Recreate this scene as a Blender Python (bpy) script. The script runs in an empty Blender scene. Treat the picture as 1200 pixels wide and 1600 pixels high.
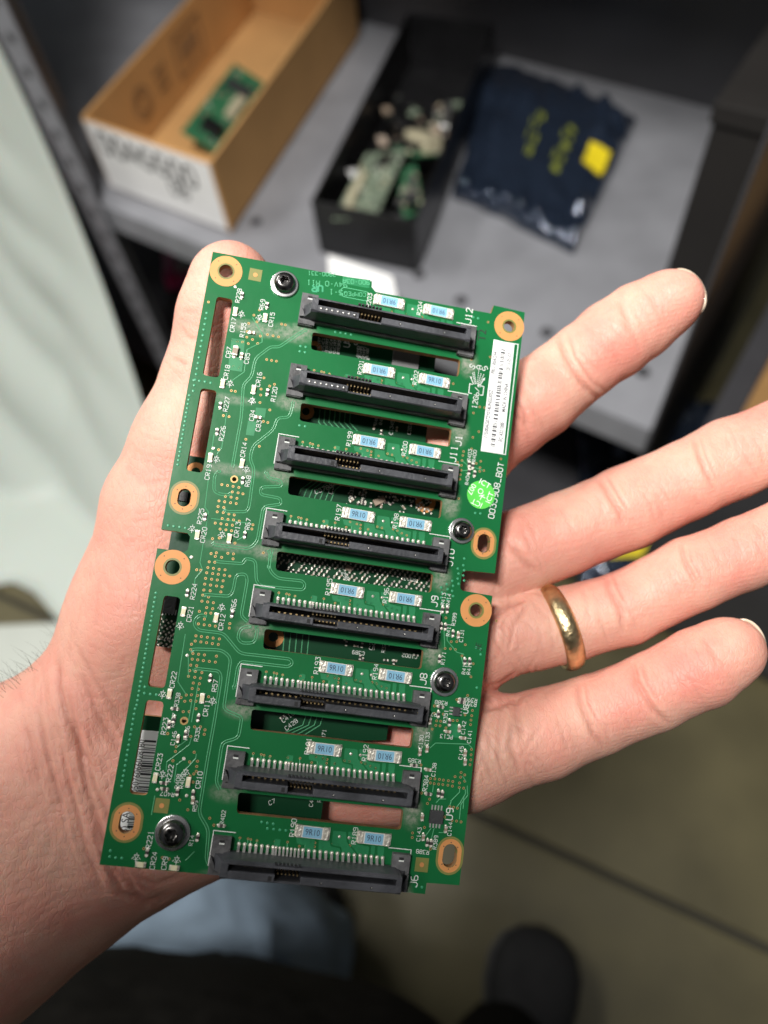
import bpy, bmesh, math, random
import numpy as np
from mathutils import Matrix, Vector, noise as mnoise

scene = bpy.context.scene
COL = scene.collection
random.seed(7)
rng = np.random.default_rng(7)

# ------------------------------------------------------------------ camera
FPX = 1150.0                      # focal length in photo pixels (photo 1200 x 1600)
CAM_H = 1.2
_dn = np.array([100.0, 700.0, 1150.0]); _dn /= np.linalg.norm(_dn)     # plumb line seen by the lens
_fw = np.array([0, 0, 1.0]); _Y = _fw - _dn * (_fw @ _dn); _Y /= np.linalg.norm(_Y)
_Z = -_dn; _X = np.cross(_Y, _Z)
CM = np.stack([_X, _Y, _Z])       # lens axes (right, down, forward) -> world
CPOS = np.array([0, 0, CAM_H])
cam_d = bpy.data.cameras.new('camera'); cam = bpy.data.objects.new('camera', cam_d); COL.objects.link(cam)
_r = CM @ np.diag([1, -1, -1])
cam.matrix_world = Matrix([[*_r[0], CPOS[0]], [*_r[1], CPOS[1]], [*_r[2], CPOS[2]], [0, 0, 0, 1]])
cam_d.sensor_fit = 'VERTICAL'; cam_d.sensor_height = 36.0; cam_d.lens = 36.0 * FPX / 1600
cam_d.clip_start = 0.01; cam_d.clip_end = 50
cam_d.dof.use_dof = True; cam_d.dof.focus_distance = 0.162; cam_d.dof.aperture_fstop = 8.2
scene.camera = cam

# ------------------------------------------------------------------ light
world = bpy.data.worlds.new('World'); scene.world = world; world.use_nodes = True
bg = world.node_tree.nodes['Background']
bg.inputs[0].default_value = (0.86, 0.93, 1.0, 1); bg.inputs[1].default_value = 0.075
def area(name, loc, target, sx, sy, power, colour):
    l = bpy.data.lights.new(name, 'AREA'); l.shape = 'RECTANGLE'; l.size = sx; l.size_y = sy; l.energy = power; l.color = colour
    o = bpy.data.objects.new(name, l); COL.objects.link(o); o.location = loc
    o.rotation_euler = (Vector(target) - Vector(loc)).to_track_quat('-Z', 'Y').to_euler()
    return o
area('ceiling_lamp', (-1.2, 1.15, 2.45), (0.0, 0.2, 1.0), 1.2, 0.3, 25, (1.0, 0.97, 0.93))
area('aisle_lamp', (-0.36, -0.22, 2.6), (0.1, 0.4, 0.6), 0.3, 0.3, 58, (1.0, 0.97, 0.93))
scene.view_settings.view_transform = 'Standard'; scene.view_settings.look = 'None'
scene.view_settings.exposure = 0.22; scene.view_settings.gamma = 1.0
scene.cycles.use_denoising = True; scene.cycles.max_bounces = 8
scene.cycles.sample_clamp_indirect = 6.0

# ------------------------------------------------------------------ measuring helpers
def ray(px, py): return CM @ np.array([(px - 600) / FPX, (py - 800) / FPX, 1.0])
def at(px, py, z):                # where a photo point meets the level z
    d = ray(px, py); return CPOS + d * ((z - CAM_H) / d[2])
def atd(px, py, dep): return CPOS + ray(px, py) * dep
def camw(P): return CPOS + CM @ (np.asarray(P) / 1000.0)      # lens millimetres -> world

# circuit board frame: u to the right, v down the board, w up from its face, millimetres
BR = np.array([[0.9785689, -0.13629846, -0.15435557], [0.15699482, 0.97888164, 0.13093268], [0.13324991, -0.15235967, 0.97930128]])
BT = np.array([-30.83958118, 32.76846165, 158.85076942])
def bp(px, py, w=0.0):
    d = np.array([(px - 600) / FPX, (py - 800) / FPX, 1.0]); n = BR[:, 2]
    return (BR.T @ (d * ((n @ BT - w) / (n @ d)) - BT))[:2]
ZO = {1: (300, 370), 2: (560, 420), 3: (240, 620), 4: (540, 660), 5: (200, 860), 6: (520, 900), 7: (150, 1110), 8: (480, 1140)}
ZS = 1200 / 280
def q(n, x, y, w=0.0):            # a point read off one of eight enlargements of the photo
    return bp(ZO[n][0] + x / ZS, ZO[n][1] + y / ZS, w)
PITCH = 17.197

# ------------------------------------------------------------------ materials
def nt(name):
    m = bpy.data.materials.new(name); m.use_nodes = True
    return m, m.node_tree.nodes, m.node_tree.links, m.node_tree.nodes['Principled BSDF']
def mat(name, col, rough=0.5, metal=0.0, bump=0.0, bscale=200.0, var=0.0, vscale=30.0, spec=0.5, coat=0.0, trans=0.0, detail=4, rnd=False):
    m, N, L, P = nt(name)
    P.inputs['Base Color'].default_value = (*col, 1); P.inputs['Roughness'].default_value = rough; P.inputs['Metallic'].default_value = metal
    P.inputs['Specular IOR Level'].default_value = spec; P.inputs['Coat Weight'].default_value = coat
    P.inputs['Transmission Weight'].default_value = trans
    tc = N.new('ShaderNodeTexCoord')
    if var:
        n = N.new('ShaderNodeTexNoise'); n.inputs['Scale'].default_value = vscale; n.inputs['Detail'].default_value = detail
        if rnd:                       # wear differs from copy to copy
            oi = N.new('ShaderNodeObjectInfo'); ad = N.new('ShaderNodeVectorMath'); ad.operation = 'MULTIPLY_ADD'; ad.inputs[1].default_value = (1, 1, 1)
            mu = N.new('ShaderNodeVectorMath'); mu.operation = 'SCALE'; mu.inputs['Scale'].default_value = 7.3; L.new(oi.outputs['Location'], mu.inputs[0])
            L.new(tc.outputs['Object'], ad.inputs[0]); L.new(mu.outputs[0], ad.inputs[2]); L.new(ad.outputs[0], n.inputs['Vector'])
        else: L.new(tc.outputs['Object'], n.inputs['Vector'])
        r = N.new('ShaderNodeMapRange'); r.inputs[1].default_value = 0.3; r.inputs[2].default_value = 0.7
        r.inputs[3].default_value = 1 - var; r.inputs[4].default_value = 1 + var
        L.new(n.outputs['Fac'], r.inputs[0])
        mx = N.new('ShaderNodeVectorMath'); mx.operation = 'SCALE'; mx.inputs[0].default_value = col
        L.new(r.outputs[0], mx.inputs['Scale']); L.new(mx.outputs[0], P.inputs['Base Color'])
        r2 = N.new('ShaderNodeMapRange'); r2.inputs[3].default_value = max(0.02, rough * (1 - var)); r2.inputs[4].default_value = min(1, rough * (1 + var))
        L.new(n.outputs['Fac'], r2.inputs[0]); L.new(r2.outputs[0], P.inputs['Roughness'])
    if bump:
        n = N.new('ShaderNodeTexNoise'); n.inputs['Scale'].default_value = bscale; n.inputs['Detail'].default_value = 5
        L.new(tc.outputs['Object'], n.inputs['Vector'])
        b = N.new('ShaderNodeBump'); b.inputs['Strength'].default_value = bump; b.inputs['Distance'].default_value = 0.0004 if bscale > 150 else 0.004
        L.new(n.outputs['Fac'], b.inputs['Height']); L.new(b.outputs['Normal'], P.inputs['Normal'])
    return m

def mask_material(name, col, dust):
    m, N, L, P = nt(name)
    tc = N.new('ShaderNodeTexCoord')
    n = N.new('ShaderNodeTexNoise'); n.inputs['Scale'].default_value = 90; n.inputs['Detail'].default_value = 5
    L.new(tc.outputs['Object'], n.inputs['Vector'])
    mx = N.new('ShaderNodeMix'); mx.data_type = 'RGBA'
    mx.inputs[6].default_value = (*[c * 0.86 for c in col], 1); mx.inputs[7].default_value = (*[c * 1.14 for c in col], 1)
    L.new(n.outputs['Fac'], mx.inputs[0])
    colour = mx.outputs[2]
    # settled dust: soft patches beside the connector ears, broken by fine noise
    acc = None
    for (u, v, ru, rv, s) in dust:
        vm = N.new('ShaderNodeVectorMath'); vm.operation = 'SUBTRACT'; vm.inputs[1].default_value = (u * 1e-3, -v * 1e-3, 0)
        L.new(tc.outputs['Object'], vm.inputs[0])
        vs = N.new('ShaderNodeVectorMath'); vs.operation = 'MULTIPLY'; vs.inputs[1].default_value = (1000 / ru, 1000 / rv, 0)
        L.new(vm.outputs[0], vs.inputs[0])
        ln = N.new('ShaderNodeVectorMath'); ln.operation = 'LENGTH'; L.new(vs.outputs[0], ln.inputs[0])
        mr = N.new('ShaderNodeMapRange'); mr.interpolation_type = 'SMOOTHSTEP'; mr.inputs[1].default_value = 0.15; mr.inputs[2].default_value = 1.0
        mr.inputs[3].default_value = s; mr.inputs[4].default_value = 0
        L.new(ln.outputs['Value'], mr.inputs[0])
        if acc is None: acc = mr.outputs[0]
        else:
            a = N.new('ShaderNodeMath'); a.operation = 'MAXIMUM'; L.new(acc, a.inputs[0]); L.new(mr.outputs[0], a.inputs[1]); acc = a.outputs[0]
    rough = 0.30; P.inputs['Specular IOR Level'].default_value = .35
    if acc is not None:
        dn = N.new('ShaderNodeTexNoise'); dn.inputs['Scale'].default_value = 900; dn.inputs['Detail'].default_value = 8; dn.inputs['Roughness'].default_value = 0.75
        L.new(tc.outputs['Object'], dn.inputs['Vector'])
        dr = N.new('ShaderNodeMapRange'); dr.inputs[1].default_value = 0.38; dr.inputs[2].default_value = 0.66; dr.inputs[3].default_value = 0.12; dr.inputs[4].default_value = 1.0
        L.new(dn.outputs['Fac'], dr.inputs[0])
        mul = N.new('ShaderNodeMath'); mul.operation = 'MULTIPLY'; L.new(acc, mul.inputs[0]); L.new(dr.outputs[0], mul.inputs[1])
        m2 = N.new('ShaderNodeMix'); m2.data_type = 'RGBA'; m2.inputs[7].default_value = (0.36, 0.34, 0.29, 1)
        L.new(mul.outputs[0], m2.inputs[0]); L.new(colour, m2.inputs[6]); colour = m2.outputs[2]
        rr = N.new('ShaderNodeMapRange'); rr.inputs[3].default_value = rough; rr.inputs[4].default_value = 0.95
        L.new(mul.outputs[0], rr.inputs[0]); L.new(rr.outputs[0], P.inputs['Roughness'])
    else: P.inputs['Roughness'].default_value = rough
    L.new(colour, P.inputs['Base Color'])
    b = N.new('ShaderNodeBump'); b.inputs['Strength'].default_value = 0.12; b.inputs['Distance'].default_value = 0.0003
    n2 = N.new('ShaderNodeTexNoise'); n2.inputs['Scale'].default_value = 260; n2.inputs['Detail'].default_value = 6
    L.new(tc.outputs['Object'], n2.inputs['Vector']); L.new(n2.outputs['Fac'], b.inputs['Height']); L.new(b.outputs['Normal'], P.inputs['Normal'])
    return m

DUST = []
for _k in range(1, 9):
    _v = (_k - 6) * PITCH
    DUST += [(1.5, _v + 9.6, 5.0, 2.6, 0.75 if _k < 7 else .6), (41.5, _v + 9.6, 3.0, 4.4, 0.9)]
DUST += [(-9.0, -75.0, 10, 2.4, .8), (-9, -41.6, 9, 1.8, .7), (-6, -24.6, 9, 1.6, .55), (-1, -75.5, 7, 3, .7), (-12, -57.6, 7, 1.6, .5)]
M = {}
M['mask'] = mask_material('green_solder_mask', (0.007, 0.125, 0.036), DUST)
M['mask_rear'] = mask_material('shaded_solder_mask', (0.004, 0.045, 0.017), [])  # shade behind the front board is put into this darker green
M['pour'] = mat('mask_over_copper', (0.018, 0.20, 0.075), 0.35, var=.1, vscale=300)
M['core'] = mat('laminate_edge', (0.36, 0.20, 0.085), 0.7, var=.25, vscale=400)
M['gold'] = mat('copper_pad', (0.64, 0.28, 0.09), 0.55, 0.15, var=.06, vscale=250)
M['goldpin'] = mat('gold_contact', (0.52, 0.38, 0.19), 0.35, 1.0)
M['ring_mask'] = mat('mask_rim', (0.20, 0.20, 0.055), 0.4)
M['tin'] = mat('bright_tin', (0.82, 0.80, 0.76), 0.3, 0.75, bump=.3, bscale=900)
M['solder'] = mat('solder', (0.70, 0.67, 0.58), 0.38, 0.6, bump=.6, bscale=1500, var=.12, vscale=900)
M['steel'] = mat('zinc_steel', (0.74, 0.74, 0.73), 0.27, 1.0, var=.15, vscale=300)
M['darksteel'] = mat('dark_steel', (0.17, 0.165, 0.16), 0.26, 1.0, var=.2, vscale=300)
M['plastic'] = mat('black_plastic', (0.048, 0.050, 0.057), 0.42, bump=.25, bscale=1200, var=.4, vscale=160, detail=7, rnd=True)
M['plastic_dust'] = mat('dusty_plastic', (0.09, 0.09, 0.092), 0.6, bump=.3, bscale=1200, var=.6, vscale=260, detail=8, rnd=True)
M['hollow'] = mat('connector_cavity', (0.008, 0.008, 0.009), 0.7)
M['silk'] = mat('silkscreen_ink', (0.66, 0.69, 0.65), 0.6)
M['inkdark'] = mat('stamp_ink', (0.012, 0.03, 0.018), 0.6)
M['etch'] = mat('etched_lettering', (0.08, 0.42, 0.20), 0.5)
M['ceramic'] = mat('white_ceramic', (0.72, 0.70, 0.64), 0.5, var=.06, vscale=900)
M['blue'] = mat('blue_glaze', (0.22, 0.46, 0.62), 0.4, var=.05, vscale=700)
M['blueink'] = mat('marking_ink', (0.035, 0.055, 0.10), 0.5)
M['led'] = mat('diode_lens', (0.80, 0.74, 0.50), 0.35, coat=.3)
M['chip'] = mat('moulded_chip', (0.035, 0.036, 0.038), 0.55, bump=.3, bscale=1500)
M['chipgrey'] = mat('grey_chip', (0.12, 0.12, 0.12), 0.5)
M['res'] = mat('chip_resistor_body', (0.05, 0.042, 0.04), 0.45)
M['cap'] = mat('chip_capacitor_body', (0.30, 0.23, 0.17), 0.5)
M['paper'] = mat('label_paper', (0.86, 0.87, 0.86), 0.45, var=.02, vscale=60)
M['ink'] = mat('print_ink', (0.03, 0.03, 0.035), 0.6)
M['sticker'] = mat('green_sticker', (0.10, 0.60, 0.075), 0.4, var=.05, vscale=300)
M['stickerink'] = mat('sticker_print', (0.86, 0.93, 0.84), 0.5)
M['trace'] = mat('trace_edge_glint', (0.10, 0.36, 0.18), 0.25)  # lightened green stands in for glints along the raised trace edges
M['via'] = mat('via_copper', (0.50, 0.33, 0.13), 0.4, .5)
M['viagreen'] = mat('tented_via', (0.05, 0.32, 0.16), 0.35)
M['ringgold'] = mat('worn_gold', (0.68, 0.53, 0.30), 0.36, 1.0, bump=.5, bscale=900, var=.35, vscale=260, detail=9)

# ------------------------------------------------------------------ object helpers
def tag(o, label=None, cat=None, group=None, kind=None):
    if label: o['label'] = label
    if cat: o['category'] = cat
    if group: o['group'] = group
    if kind: o['kind'] = kind
    return o
def empty(name, loc=(0, 0, 0), parent=None):
    o = bpy.data.objects.new(name, None); COL.objects.link(o); o.location = loc; o.empty_display_size = .01
    if parent: o.parent = parent
    return o
def link(name, me, parent=None):
    o = bpy.data.objects.new(name, me); COL.objects.link(o)
    if parent: o.parent = parent
    return o

class MB:
    """collects faces in millimetres (u, v, w) of the board frame, or metres when scale is 1 and flip is off"""
    def __init__(s, scale=1e-3, flip=True): s.v, s.f, s.m, s.mats, s.sc, s.fl = [], [], [], [], scale, flip
    def mi(s, m):
        if m not in s.mats: s.mats.append(m)
        return s.mats.index(m)
    def add(s, vs, fs, m):
        b = len(s.v); s.v += [tuple(x) for x in vs]; k = s.mi(m)
        for f in fs: s.f.append(tuple(b + i for i in f)); s.m.append(k)
    def poly(s, pts, w, m): s.add([(p[0], p[1], w) for p in pts], [tuple(range(len(pts)))], m)
    def box(s, u0, u1, v0, v1, w0, w1, m, rot=0, c=None):
        vs = [(u, v, w) for w in (w0, w1) for (u, v) in ((u0, v0), (u1, v0), (u1, v1), (u0, v1))]
        if rot:
            cu, cv = c or ((u0 + u1) / 2, (v0 + v1) / 2); cs, sn = math.cos(rot), math.sin(rot)
            vs = [(cu + (u - cu) * cs - (v - cv) * sn, cv + (u - cu) * sn + (v - cv) * cs, w) for u, v, w in vs]
        s.add(vs, [(0, 3, 2, 1), (4, 5, 6, 7), (0, 1, 5, 4), (1, 2, 6, 5), (2, 3, 7, 6), (3, 0, 4, 7)], m)
    def prism(s, pts, w0, w1, m):
        n = len(pts); s.add([(p[0], p[1], w) for w in (w0, w1) for p in pts],
              [tuple(range(n))[::-1], tuple(range(n, 2 * n))] + [(i, (i + 1) % n, n + (i + 1) % n, n + i) for i in range(n)], m)
    def prism_u(s, prof, u0, u1, m):        # profile in (v, w) swept along u
        n = len(prof); s.add([(u, p[0], p[1]) for u in (u0, u1) for p in prof],
              [tuple(range(n))[::-1], tuple(range(n, 2 * n))] + [(i, (i + 1) % n, n + (i + 1) % n, n + i) for i in range(n)], m)
    def ring(s, outer, inner, w, m):
        n = len(outer); s.add([(p[0], p[1], w) for p in outer] + [(p[0], p[1], w) for p in inner],
              [(i, (i + 1) % n, n + (i + 1) % n, n + i) for i in range(n)], m)
    def lathe(s, cu, cv, prof, m, n=32, lobes=None):
        vs = []
        for (r, w) in prof:
            for i in range(n):
                a = 2 * math.pi * i / n; rr = r
                vs.append((cu + rr * math.cos(a), cv + rr * math.sin(a), w))
        fs = [(j * n + i, j * n + (i + 1) % n, (j + 1) * n + (i + 1) % n, (j + 1) * n + i) for j in range(len(prof) - 1) for i in range(n)]
        fs.append(tuple(range((len(prof) - 1) * n, len(prof) * n)))
        s.add(vs, fs, m)
    def ribbon(s, pts, wid, w, m, closed=False, ridge=0.0):
        P = [np.array(p[:2], float) for p in pts]; n = len(P)
        if n < 2: return
        L, R = [], []
        for i in range(n):
            a = P[i] - P[i - 1] if (i > 0 or closed) else P[1] - P[0]
            b = P[(i + 1) % n] - P[i] if (i < n - 1 or closed) else a
            a = a / (np.linalg.norm(a) + 1e-9); b = b / (np.linalg.norm(b) + 1e-9)
            t = a + b; t = t / (np.linalg.norm(t) + 1e-9) if np.linalg.norm(t) > 1e-3 else a
            nn = np.array([-t[1], t[0]]); k = 1 / max(0.5, nn @ np.array([-a[1], a[0]]))
            L.append(P[i] + nn * wid / 2 * k); R.append(P[i] - nn * wid / 2 * k)
        rr = range(n if closed else n - 1)
        if ridge:
            s.add([(*p, w) for p in L] + [(*p, w + ridge) for p in P] + [(*p, w) for p in R],
                  [(i, (i + 1) % n, n + (i + 1) % n, n + i) for i in rr] + [(n + i, n + (i + 1) % n, 2 * n + (i + 1) % n, 2 * n + i) for i in rr], m)
        else:
            s.add([(*p, w) for p in L] + [(*p, w) for p in R], [(i, (i + 1) % n, n + (i + 1) % n, n + i) for i in rr], m)
    def mesh(s, name, smooth=False, normals=True):
        me = bpy.data.meshes.new(name); k = s.sc; g = -1 if s.fl else 1
        me.from_pydata([(a * k, g * b * k, c * k) for a, b, c in s.v], [], s.f)
        for mm in s.mats: me.materials.append(mm)
        me.polygons.foreach_set('material_index', s.m)
        if normals:
            bm = bmesh.new(); bm.from_mesh(me); bmesh.ops.recalc_face_normals(bm, faces=bm.faces); bm.to_mesh(me); bm.free()
        if smooth: me.polygons.foreach_set('use_smooth', [True] * len(me.polygons))
        me.update(); return me
    def build(s, name, parent=None, smooth=False, bevel=0, normals=True):
        o = link(name, s.mesh(name, smooth, normals), parent)
        if bevel:
            b = o.modifiers.new('bevel', 'BEVEL'); b.width = bevel * s.sc; b.segments = 2; b.limit_method = 'ANGLE'
        return o

def rounded(pts, r, seg=5):
    out = []; n = len(pts)
    for i in range(n):
        p = np.array(pts[i][:2], float); a = np.array(pts[i - 1][:2], float) - p; b = np.array(pts[(i + 1) % n][:2], float) - p
        la, lb = np.linalg.norm(a), np.linalg.norm(b); rr = pts[i][2] if len(pts[i]) > 2 else r
        rr = min(rr, la * .49, lb * .49)
        if rr < 1e-3: out.append(p); continue
        p0, p1 = p + a / la * rr, p + b / lb * rr
        for k in range(seg + 1):
            t = k / seg; out.append((1 - t) ** 2 * p0 + 2 * t * (1 - t) * p + t * t * p1)
    return out
def stadium(cu, cv, ru, rv, n=40):         # circle, or an oblong whose long side runs along v
    out = []; e = max(0, rv - ru)
    for i in range(n):
        a = 2 * math.pi * i / n; out.append((cu + ru * math.cos(a), cv + ru * math.sin(a) + (e if math.sin(a) >= 0 else -e)))
    return out
def plate(name, outer, holes, w0, w1, mats, parent):
    """sheet with holes: filled 2D curve turned into a mesh; edges take the second material"""
    cu = bpy.data.curves.new(name, 'CURVE'); cu.dimensions = '2D'; cu.fill_mode = 'BOTH'; cu.extrude = (w1 - w0) / 2 * 1e-3
    for loop in [outer] + holes:
        sp = cu.splines.new('POLY'); sp.points.add(len(loop) - 1); sp.use_cyclic_u = True
        for i, p in enumerate(loop): sp.points[i].co = (p[0] * 1e-3, -p[1] * 1e-3, 0, 1)
    o = bpy.data.objects.new(name, cu); COL.objects.link(o)
    me = bpy.data.meshes.new_from_object(o.evaluated_get(bpy.context.evaluated_depsgraph_get()))
    bpy.data.objects.remove(o); bpy.data.curves.remove(cu); me.name = name
    me.transform(Matrix.Translation((0, 0, (w0 + w1) / 2 * 1e-3)))
    me.materials.clear()
    for m in mats: me.materials.append(m)
    for p in me.polygons: p.material_index = 0 if abs(p.normal.z) > .5 else 1
    return link(name, me, parent)

# ------------------------------------------------------------------ lettering
GL = {'0': '01 05 16 36 45 41 30 10 01', '1': '15 26 20|10 30', '2': '05 16 36 45 44 00 40', '3': '06 46 24 34 43 41 30 10 01', '4': '30 36 02 42',
 '5': '46 06 04 34 43 41 30 10 01', '6': '36 16 05 01 10 30 41 42 33 03', '7': '06 46 10', '8': '13 04 05 16 36 45 44 33 13 02 01 10 30 41 42 33', '9': '10 30 41 45 36 16 05 04 13 43',
 'A': '00 04 26 44 40|02 42', 'B': '00 06 36 45 44 33 03|33 42 41 30 00', 'C': '45 36 16 05 01 10 30 41', 'G': '45 36 16 05 01 10 30 41 43 23', 'J': '46 41 30 10 01',
 'M': '00 06 23 46 40', 'N': '00 06 40 46', 'O': '01 05 16 36 45 41 30 10 01', 'P': '00 06 36 45 44 33 03', 'Q': '01 05 16 36 45 41 30 10 01|22 40', 'R': '00 06 36 45 44 33 03|13 40',
 'S': '45 36 16 05 04 13 33 42 41 30 10 01', 'T': '06 46|26 20', 'U': '06 01 10 30 41 46', 'V': '06 20 46', 'E': '46 06 00 40|03 33', 'I': '16 36|26 20|10 30',
 'b': '06 00 30 41 42 33 03', 's': '33 13 02 22 31 30 00', '/': '00 46', '-': '13 33', '_': '00 40', ' ': ''}
def stroke(mb, text, c, h, deg, m, w=0.09, pen=0.14):
    """plotter lettering centred on c; deg turns it, 90 reads up the board"""
    k = h / 6; adv = 5.6 * k; W = adv * len(text) - 1.6 * k; a = math.radians(deg); cs, sn = math.cos(a), math.sin(a); lift = 0
    for i, ch in enumerate(text):
        for st in GL.get(ch, '').split('|'):
            if not st: continue
            P = []
            for t in st.split():
                x = i * adv + int(t[0]) * k - W / 2; y = int(t[1]) * k - h / 2
                P.append((c[0] + x * cs - y * sn, c[1] - (x * sn + y * cs)))
            cl = P[0] == P[-1]
            if cl: P = P[:-1]
            mb.ribbon(P, h * pen, w + lift, m, closed=cl); lift = (lift + .004) % .012
def font_mesh(text, size, align='CENTER', bold=0.0):
    cu = bpy.data.curves.new('t', 'FONT'); cu.body = text; cu.size = size; cu.align_x = align; cu.align_y = 'CENTER'; cu.resolution_u = 3; cu.offset = bold * size
    o = bpy.data.objects.new('t', cu); COL.objects.link(o)
    me = bpy.data.meshes.new_from_object(o.evaluated_get(bpy.context.evaluated_depsgraph_get()))
    bpy.data.objects.remove(o); bpy.data.curves.remove(cu)
    return me
def type_on(mb, text, c, size, deg, m, w, align='CENTER', sx=1.0, bold=0.0):
    me = font_mesh(text, size, align, bold); a = math.radians(deg); cs, sn = math.cos(a), math.sin(a)
    mb.add([(c[0] + v.co.x * sx * cs - v.co.y * sn, c[1] - (v.co.x * sx * sn + v.co.y * cs), w) for v in me.vertices], [tuple(p.vertices) for p in me.polygons], m)
    bpy.data.meshes.remove(me)
# ================================================================== CIRCUIT BOARD
board = empty('circuit_board')
_bm = np.eye(4); _a = CM @ BR
_bm[:3, 0] = _a[:, 0]; _bm[:3, 1] = -_a[:, 1]; _bm[:3, 2] = -_a[:, 2]; _bm[:3, 3] = camw(BT)
board.matrix_world = Matrix([list(r) for r in _bm])
tag(board, 'long green circuit board with eight black connectors resting on the open hand', 'circuit board')

# ---- the front board: outline, slots and holes
outline = ([(-21.6, -91.4)] + [(15.8, -92.0), (15.9, -90.6), (17.0, -89.6), (45.5, -90.0), (46.0, -92.2), (53.9, -92.0)] +
           rounded([(53.9, -27.6, .01), (46.1, -27.2, 1.0), (46.1, -22.6, 1.0), (53.9, -22.4, .01)], .01) +
           [(53.9, 40.7), (46.6, 40.8), (46.55, 43.1), (-21.5, 43.1), (-21.7, -22.0)] +
           rounded([(-15.3, -22.1, .8), (-15.4, -26.2, .8)], .8)[0:0] + [(-16.0, -22.0), (-15.3, -22.6), (-15.3, -25.5), (-16.0, -26.2), (-21.6, -26.2)])
slots = []
for k in range(1, 8):
    v = (k - 6) * PITCH
    slots.append(rounded([(3.8, v + 9.15), (39.5, v + 9.0), (39.5, v + 13.35), (4.1, v + 13.4)], .8))
SLA = [bp(*p) for p in ((337.3, 463.3), (361.8, 466.8), (344.3, 589), (317.5, 588))]
SLB = [bp(*p) for p in ((311.5, 607.5), (337.5, 608.5), (318, 739), (292.5, 735.5))]
SLC = [bp(*p) for p in ((254.8, 931), (281.7, 932.3), (258.3, 1074.7), (231.5, 1073.5))]
SLD = [bp(*p) for p in ((224.5, 1093), (253.7, 1096), (232.8, 1243), (206, 1240.7))]
for s in (SLA, SLB, SLC, SLD):
    c = np.mean(s, 0); hu = np.mean([abs(p[0] - c[0]) for p in s]); hv = np.mean([abs(p[1] - c[1]) for p in s])
    slots.append(rounded([(c[0] - hu, c[1] - hv), (c[0] + hu, c[1] - hv), (c[0] + hu, c[1] + hv), (c[0] - hu, c[1] + hv)], .9))
# mounting pads: centre in the photo, outer ru, rv, hole ru, rv (mm), rim
PADS = [((349.5, 423), 3.7, 3.7, 1.55, 1.55, 0), ((795.7, 509.8), 3.75, 3.75, 1.35, 1.35, 0), ((287.8, 777.5), 2.75, 3.3, 1.35, 1.95, 1), ((267.7, 885.7), 3.75, 3.75, 1.5, 1.5, 0),
        ((755.8, 849), 2.5, 3.2, 1.45, 2.15, 1), ((744, 953.7), 3.7, 3.7, 1.4, 1.4, 0), ((197.8, 1285), 2.75, 3.5, 1.45, 2.15, 1), ((702.8, 1337), 2.55, 3.5, 1.55, 2.4, 1)]
holes = []
for (c, ru, rv, hu, hv, rim) in PADS:
    cu, cv = bp(*c); cu = max(cu, -21.6 + ru + .02); holes.append(stadium(cu, cv, hu, hv))
SMALL = [q(3, 540, 552), q(7, 590, 70)]
for c in SMALL: holes.append(stadium(c[0], c[1], .5, .5, 20))
TH = 1.9
front = plate('front_board', outline, slots + holes, -TH, 0, (M['mask'], M['core']), board)
for (c, ru, rv, hu, hv, rim) in PADS:
    cu, cv = bp(*c); cu = max(cu, -21.6 + ru + .02)
    mb = MB(); mb.ring(stadium(cu, cv, ru, rv), stadium(cu, cv, hu + .04, hv + .04), .045, M['gold'])
    if rim: mb.ring(stadium(cu, cv, ru + .5, rv + .5), stadium(cu, cv, ru + .02, rv + .02), .03, M['ring_mask'])
    else: mb.ring(stadium(cu, cv, hu + .45, hv + .45), stadium(cu, cv, hu + .04, hv + .04), .06, M['ring_mask'])
    n = 24                                            # plated barrel
    a = stadium(cu, cv, hu + .02, hv + .02, n); mb.add([(*p, .05) for p in a] + [(*p, -TH) for p in a], [(i, (i + 1) % n, n + (i + 1) % n, n + i) for i in range(n)], M['ring_mask'])
    for i in range(4 if not rim else 6):
        t = math.pi / 4 + i * math.pi / 2 if not rim else i * math.pi / 3 + .5
        e = (rv - ru) * (1 if math.sin(t) > 0 else -1)
        mb.prism(stadium(cu + (ru - .75) * math.cos(t), cv + (ru - .75) * math.sin(t) + e, .13, .13, 8), .04, .06, M['chip'])
    mb.build('mounting_pad', board)
for c in (bp(399, 429.5), q(7, 440, 638), q(8, 767, 905)):
    mb = MB(); mb.box(c[0] - 1.45, c[0] + 1.45, c[1] - 1.45, c[1] + 1.45, 0, .035, M['ring_mask']); mb.prism(stadium(c[0], c[1], .5, .5, 20), .03, .06, M['gold'])
    mb.build('fiducial_mark', board)
for c in SMALL:
    mb = MB(); mb.ring(stadium(c[0], c[1], .85, .85, 24), stadium(c[0], c[1], .5, .5, 24), .05, M['via']); mb.build('tooling_hole_rim', board)

# ---- copper areas seen under the mask, the same round every connector
POUR = {'a': [(17.2, -.2), (21.3, -.2), (21.3, 2.4), (19.6, 2.4), (19.6, 1.2), (17.6, 1.0)], 'b': [(22.1, -.3), (24.4, -.3), (24.8, .9), (26.9, 1.1), (27.1, 2.4), (22.4, 2.4)],
        'c': [(24.9, -2.3), (27.7, -2.3), (28.1, -.3), (30.4, 1.9), (29.6, 2.4), (27.5, 2.4), (27.1, .8), (25.0, .6)], 'd': [(28.1, -2.4), (29.5, -2.4), (30.4, .0), (33.1, .2), (33.1, 2.4), (31.3, 2.3), (28.6, -.2)],
        'e': [(33.5, -.1), (34.4, -.1), (34.4, 2.4), (33.7, 2.4)], 'f': [(34.9, -.1), (36.4, -.1), (36.4, 2.4), (35.2, 2.4)], 'g': [(12.8, .5), (14.1, .5), (14.1, 2.3), (12.8, 2.3)]}
pour_me = {}
for n, p in POUR.items():
    mb = MB(); mb.prism(rounded(p, .25, 3), 0, .03, M['pour']); pour_me[n] = mb.mesh('copper_area')
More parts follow.
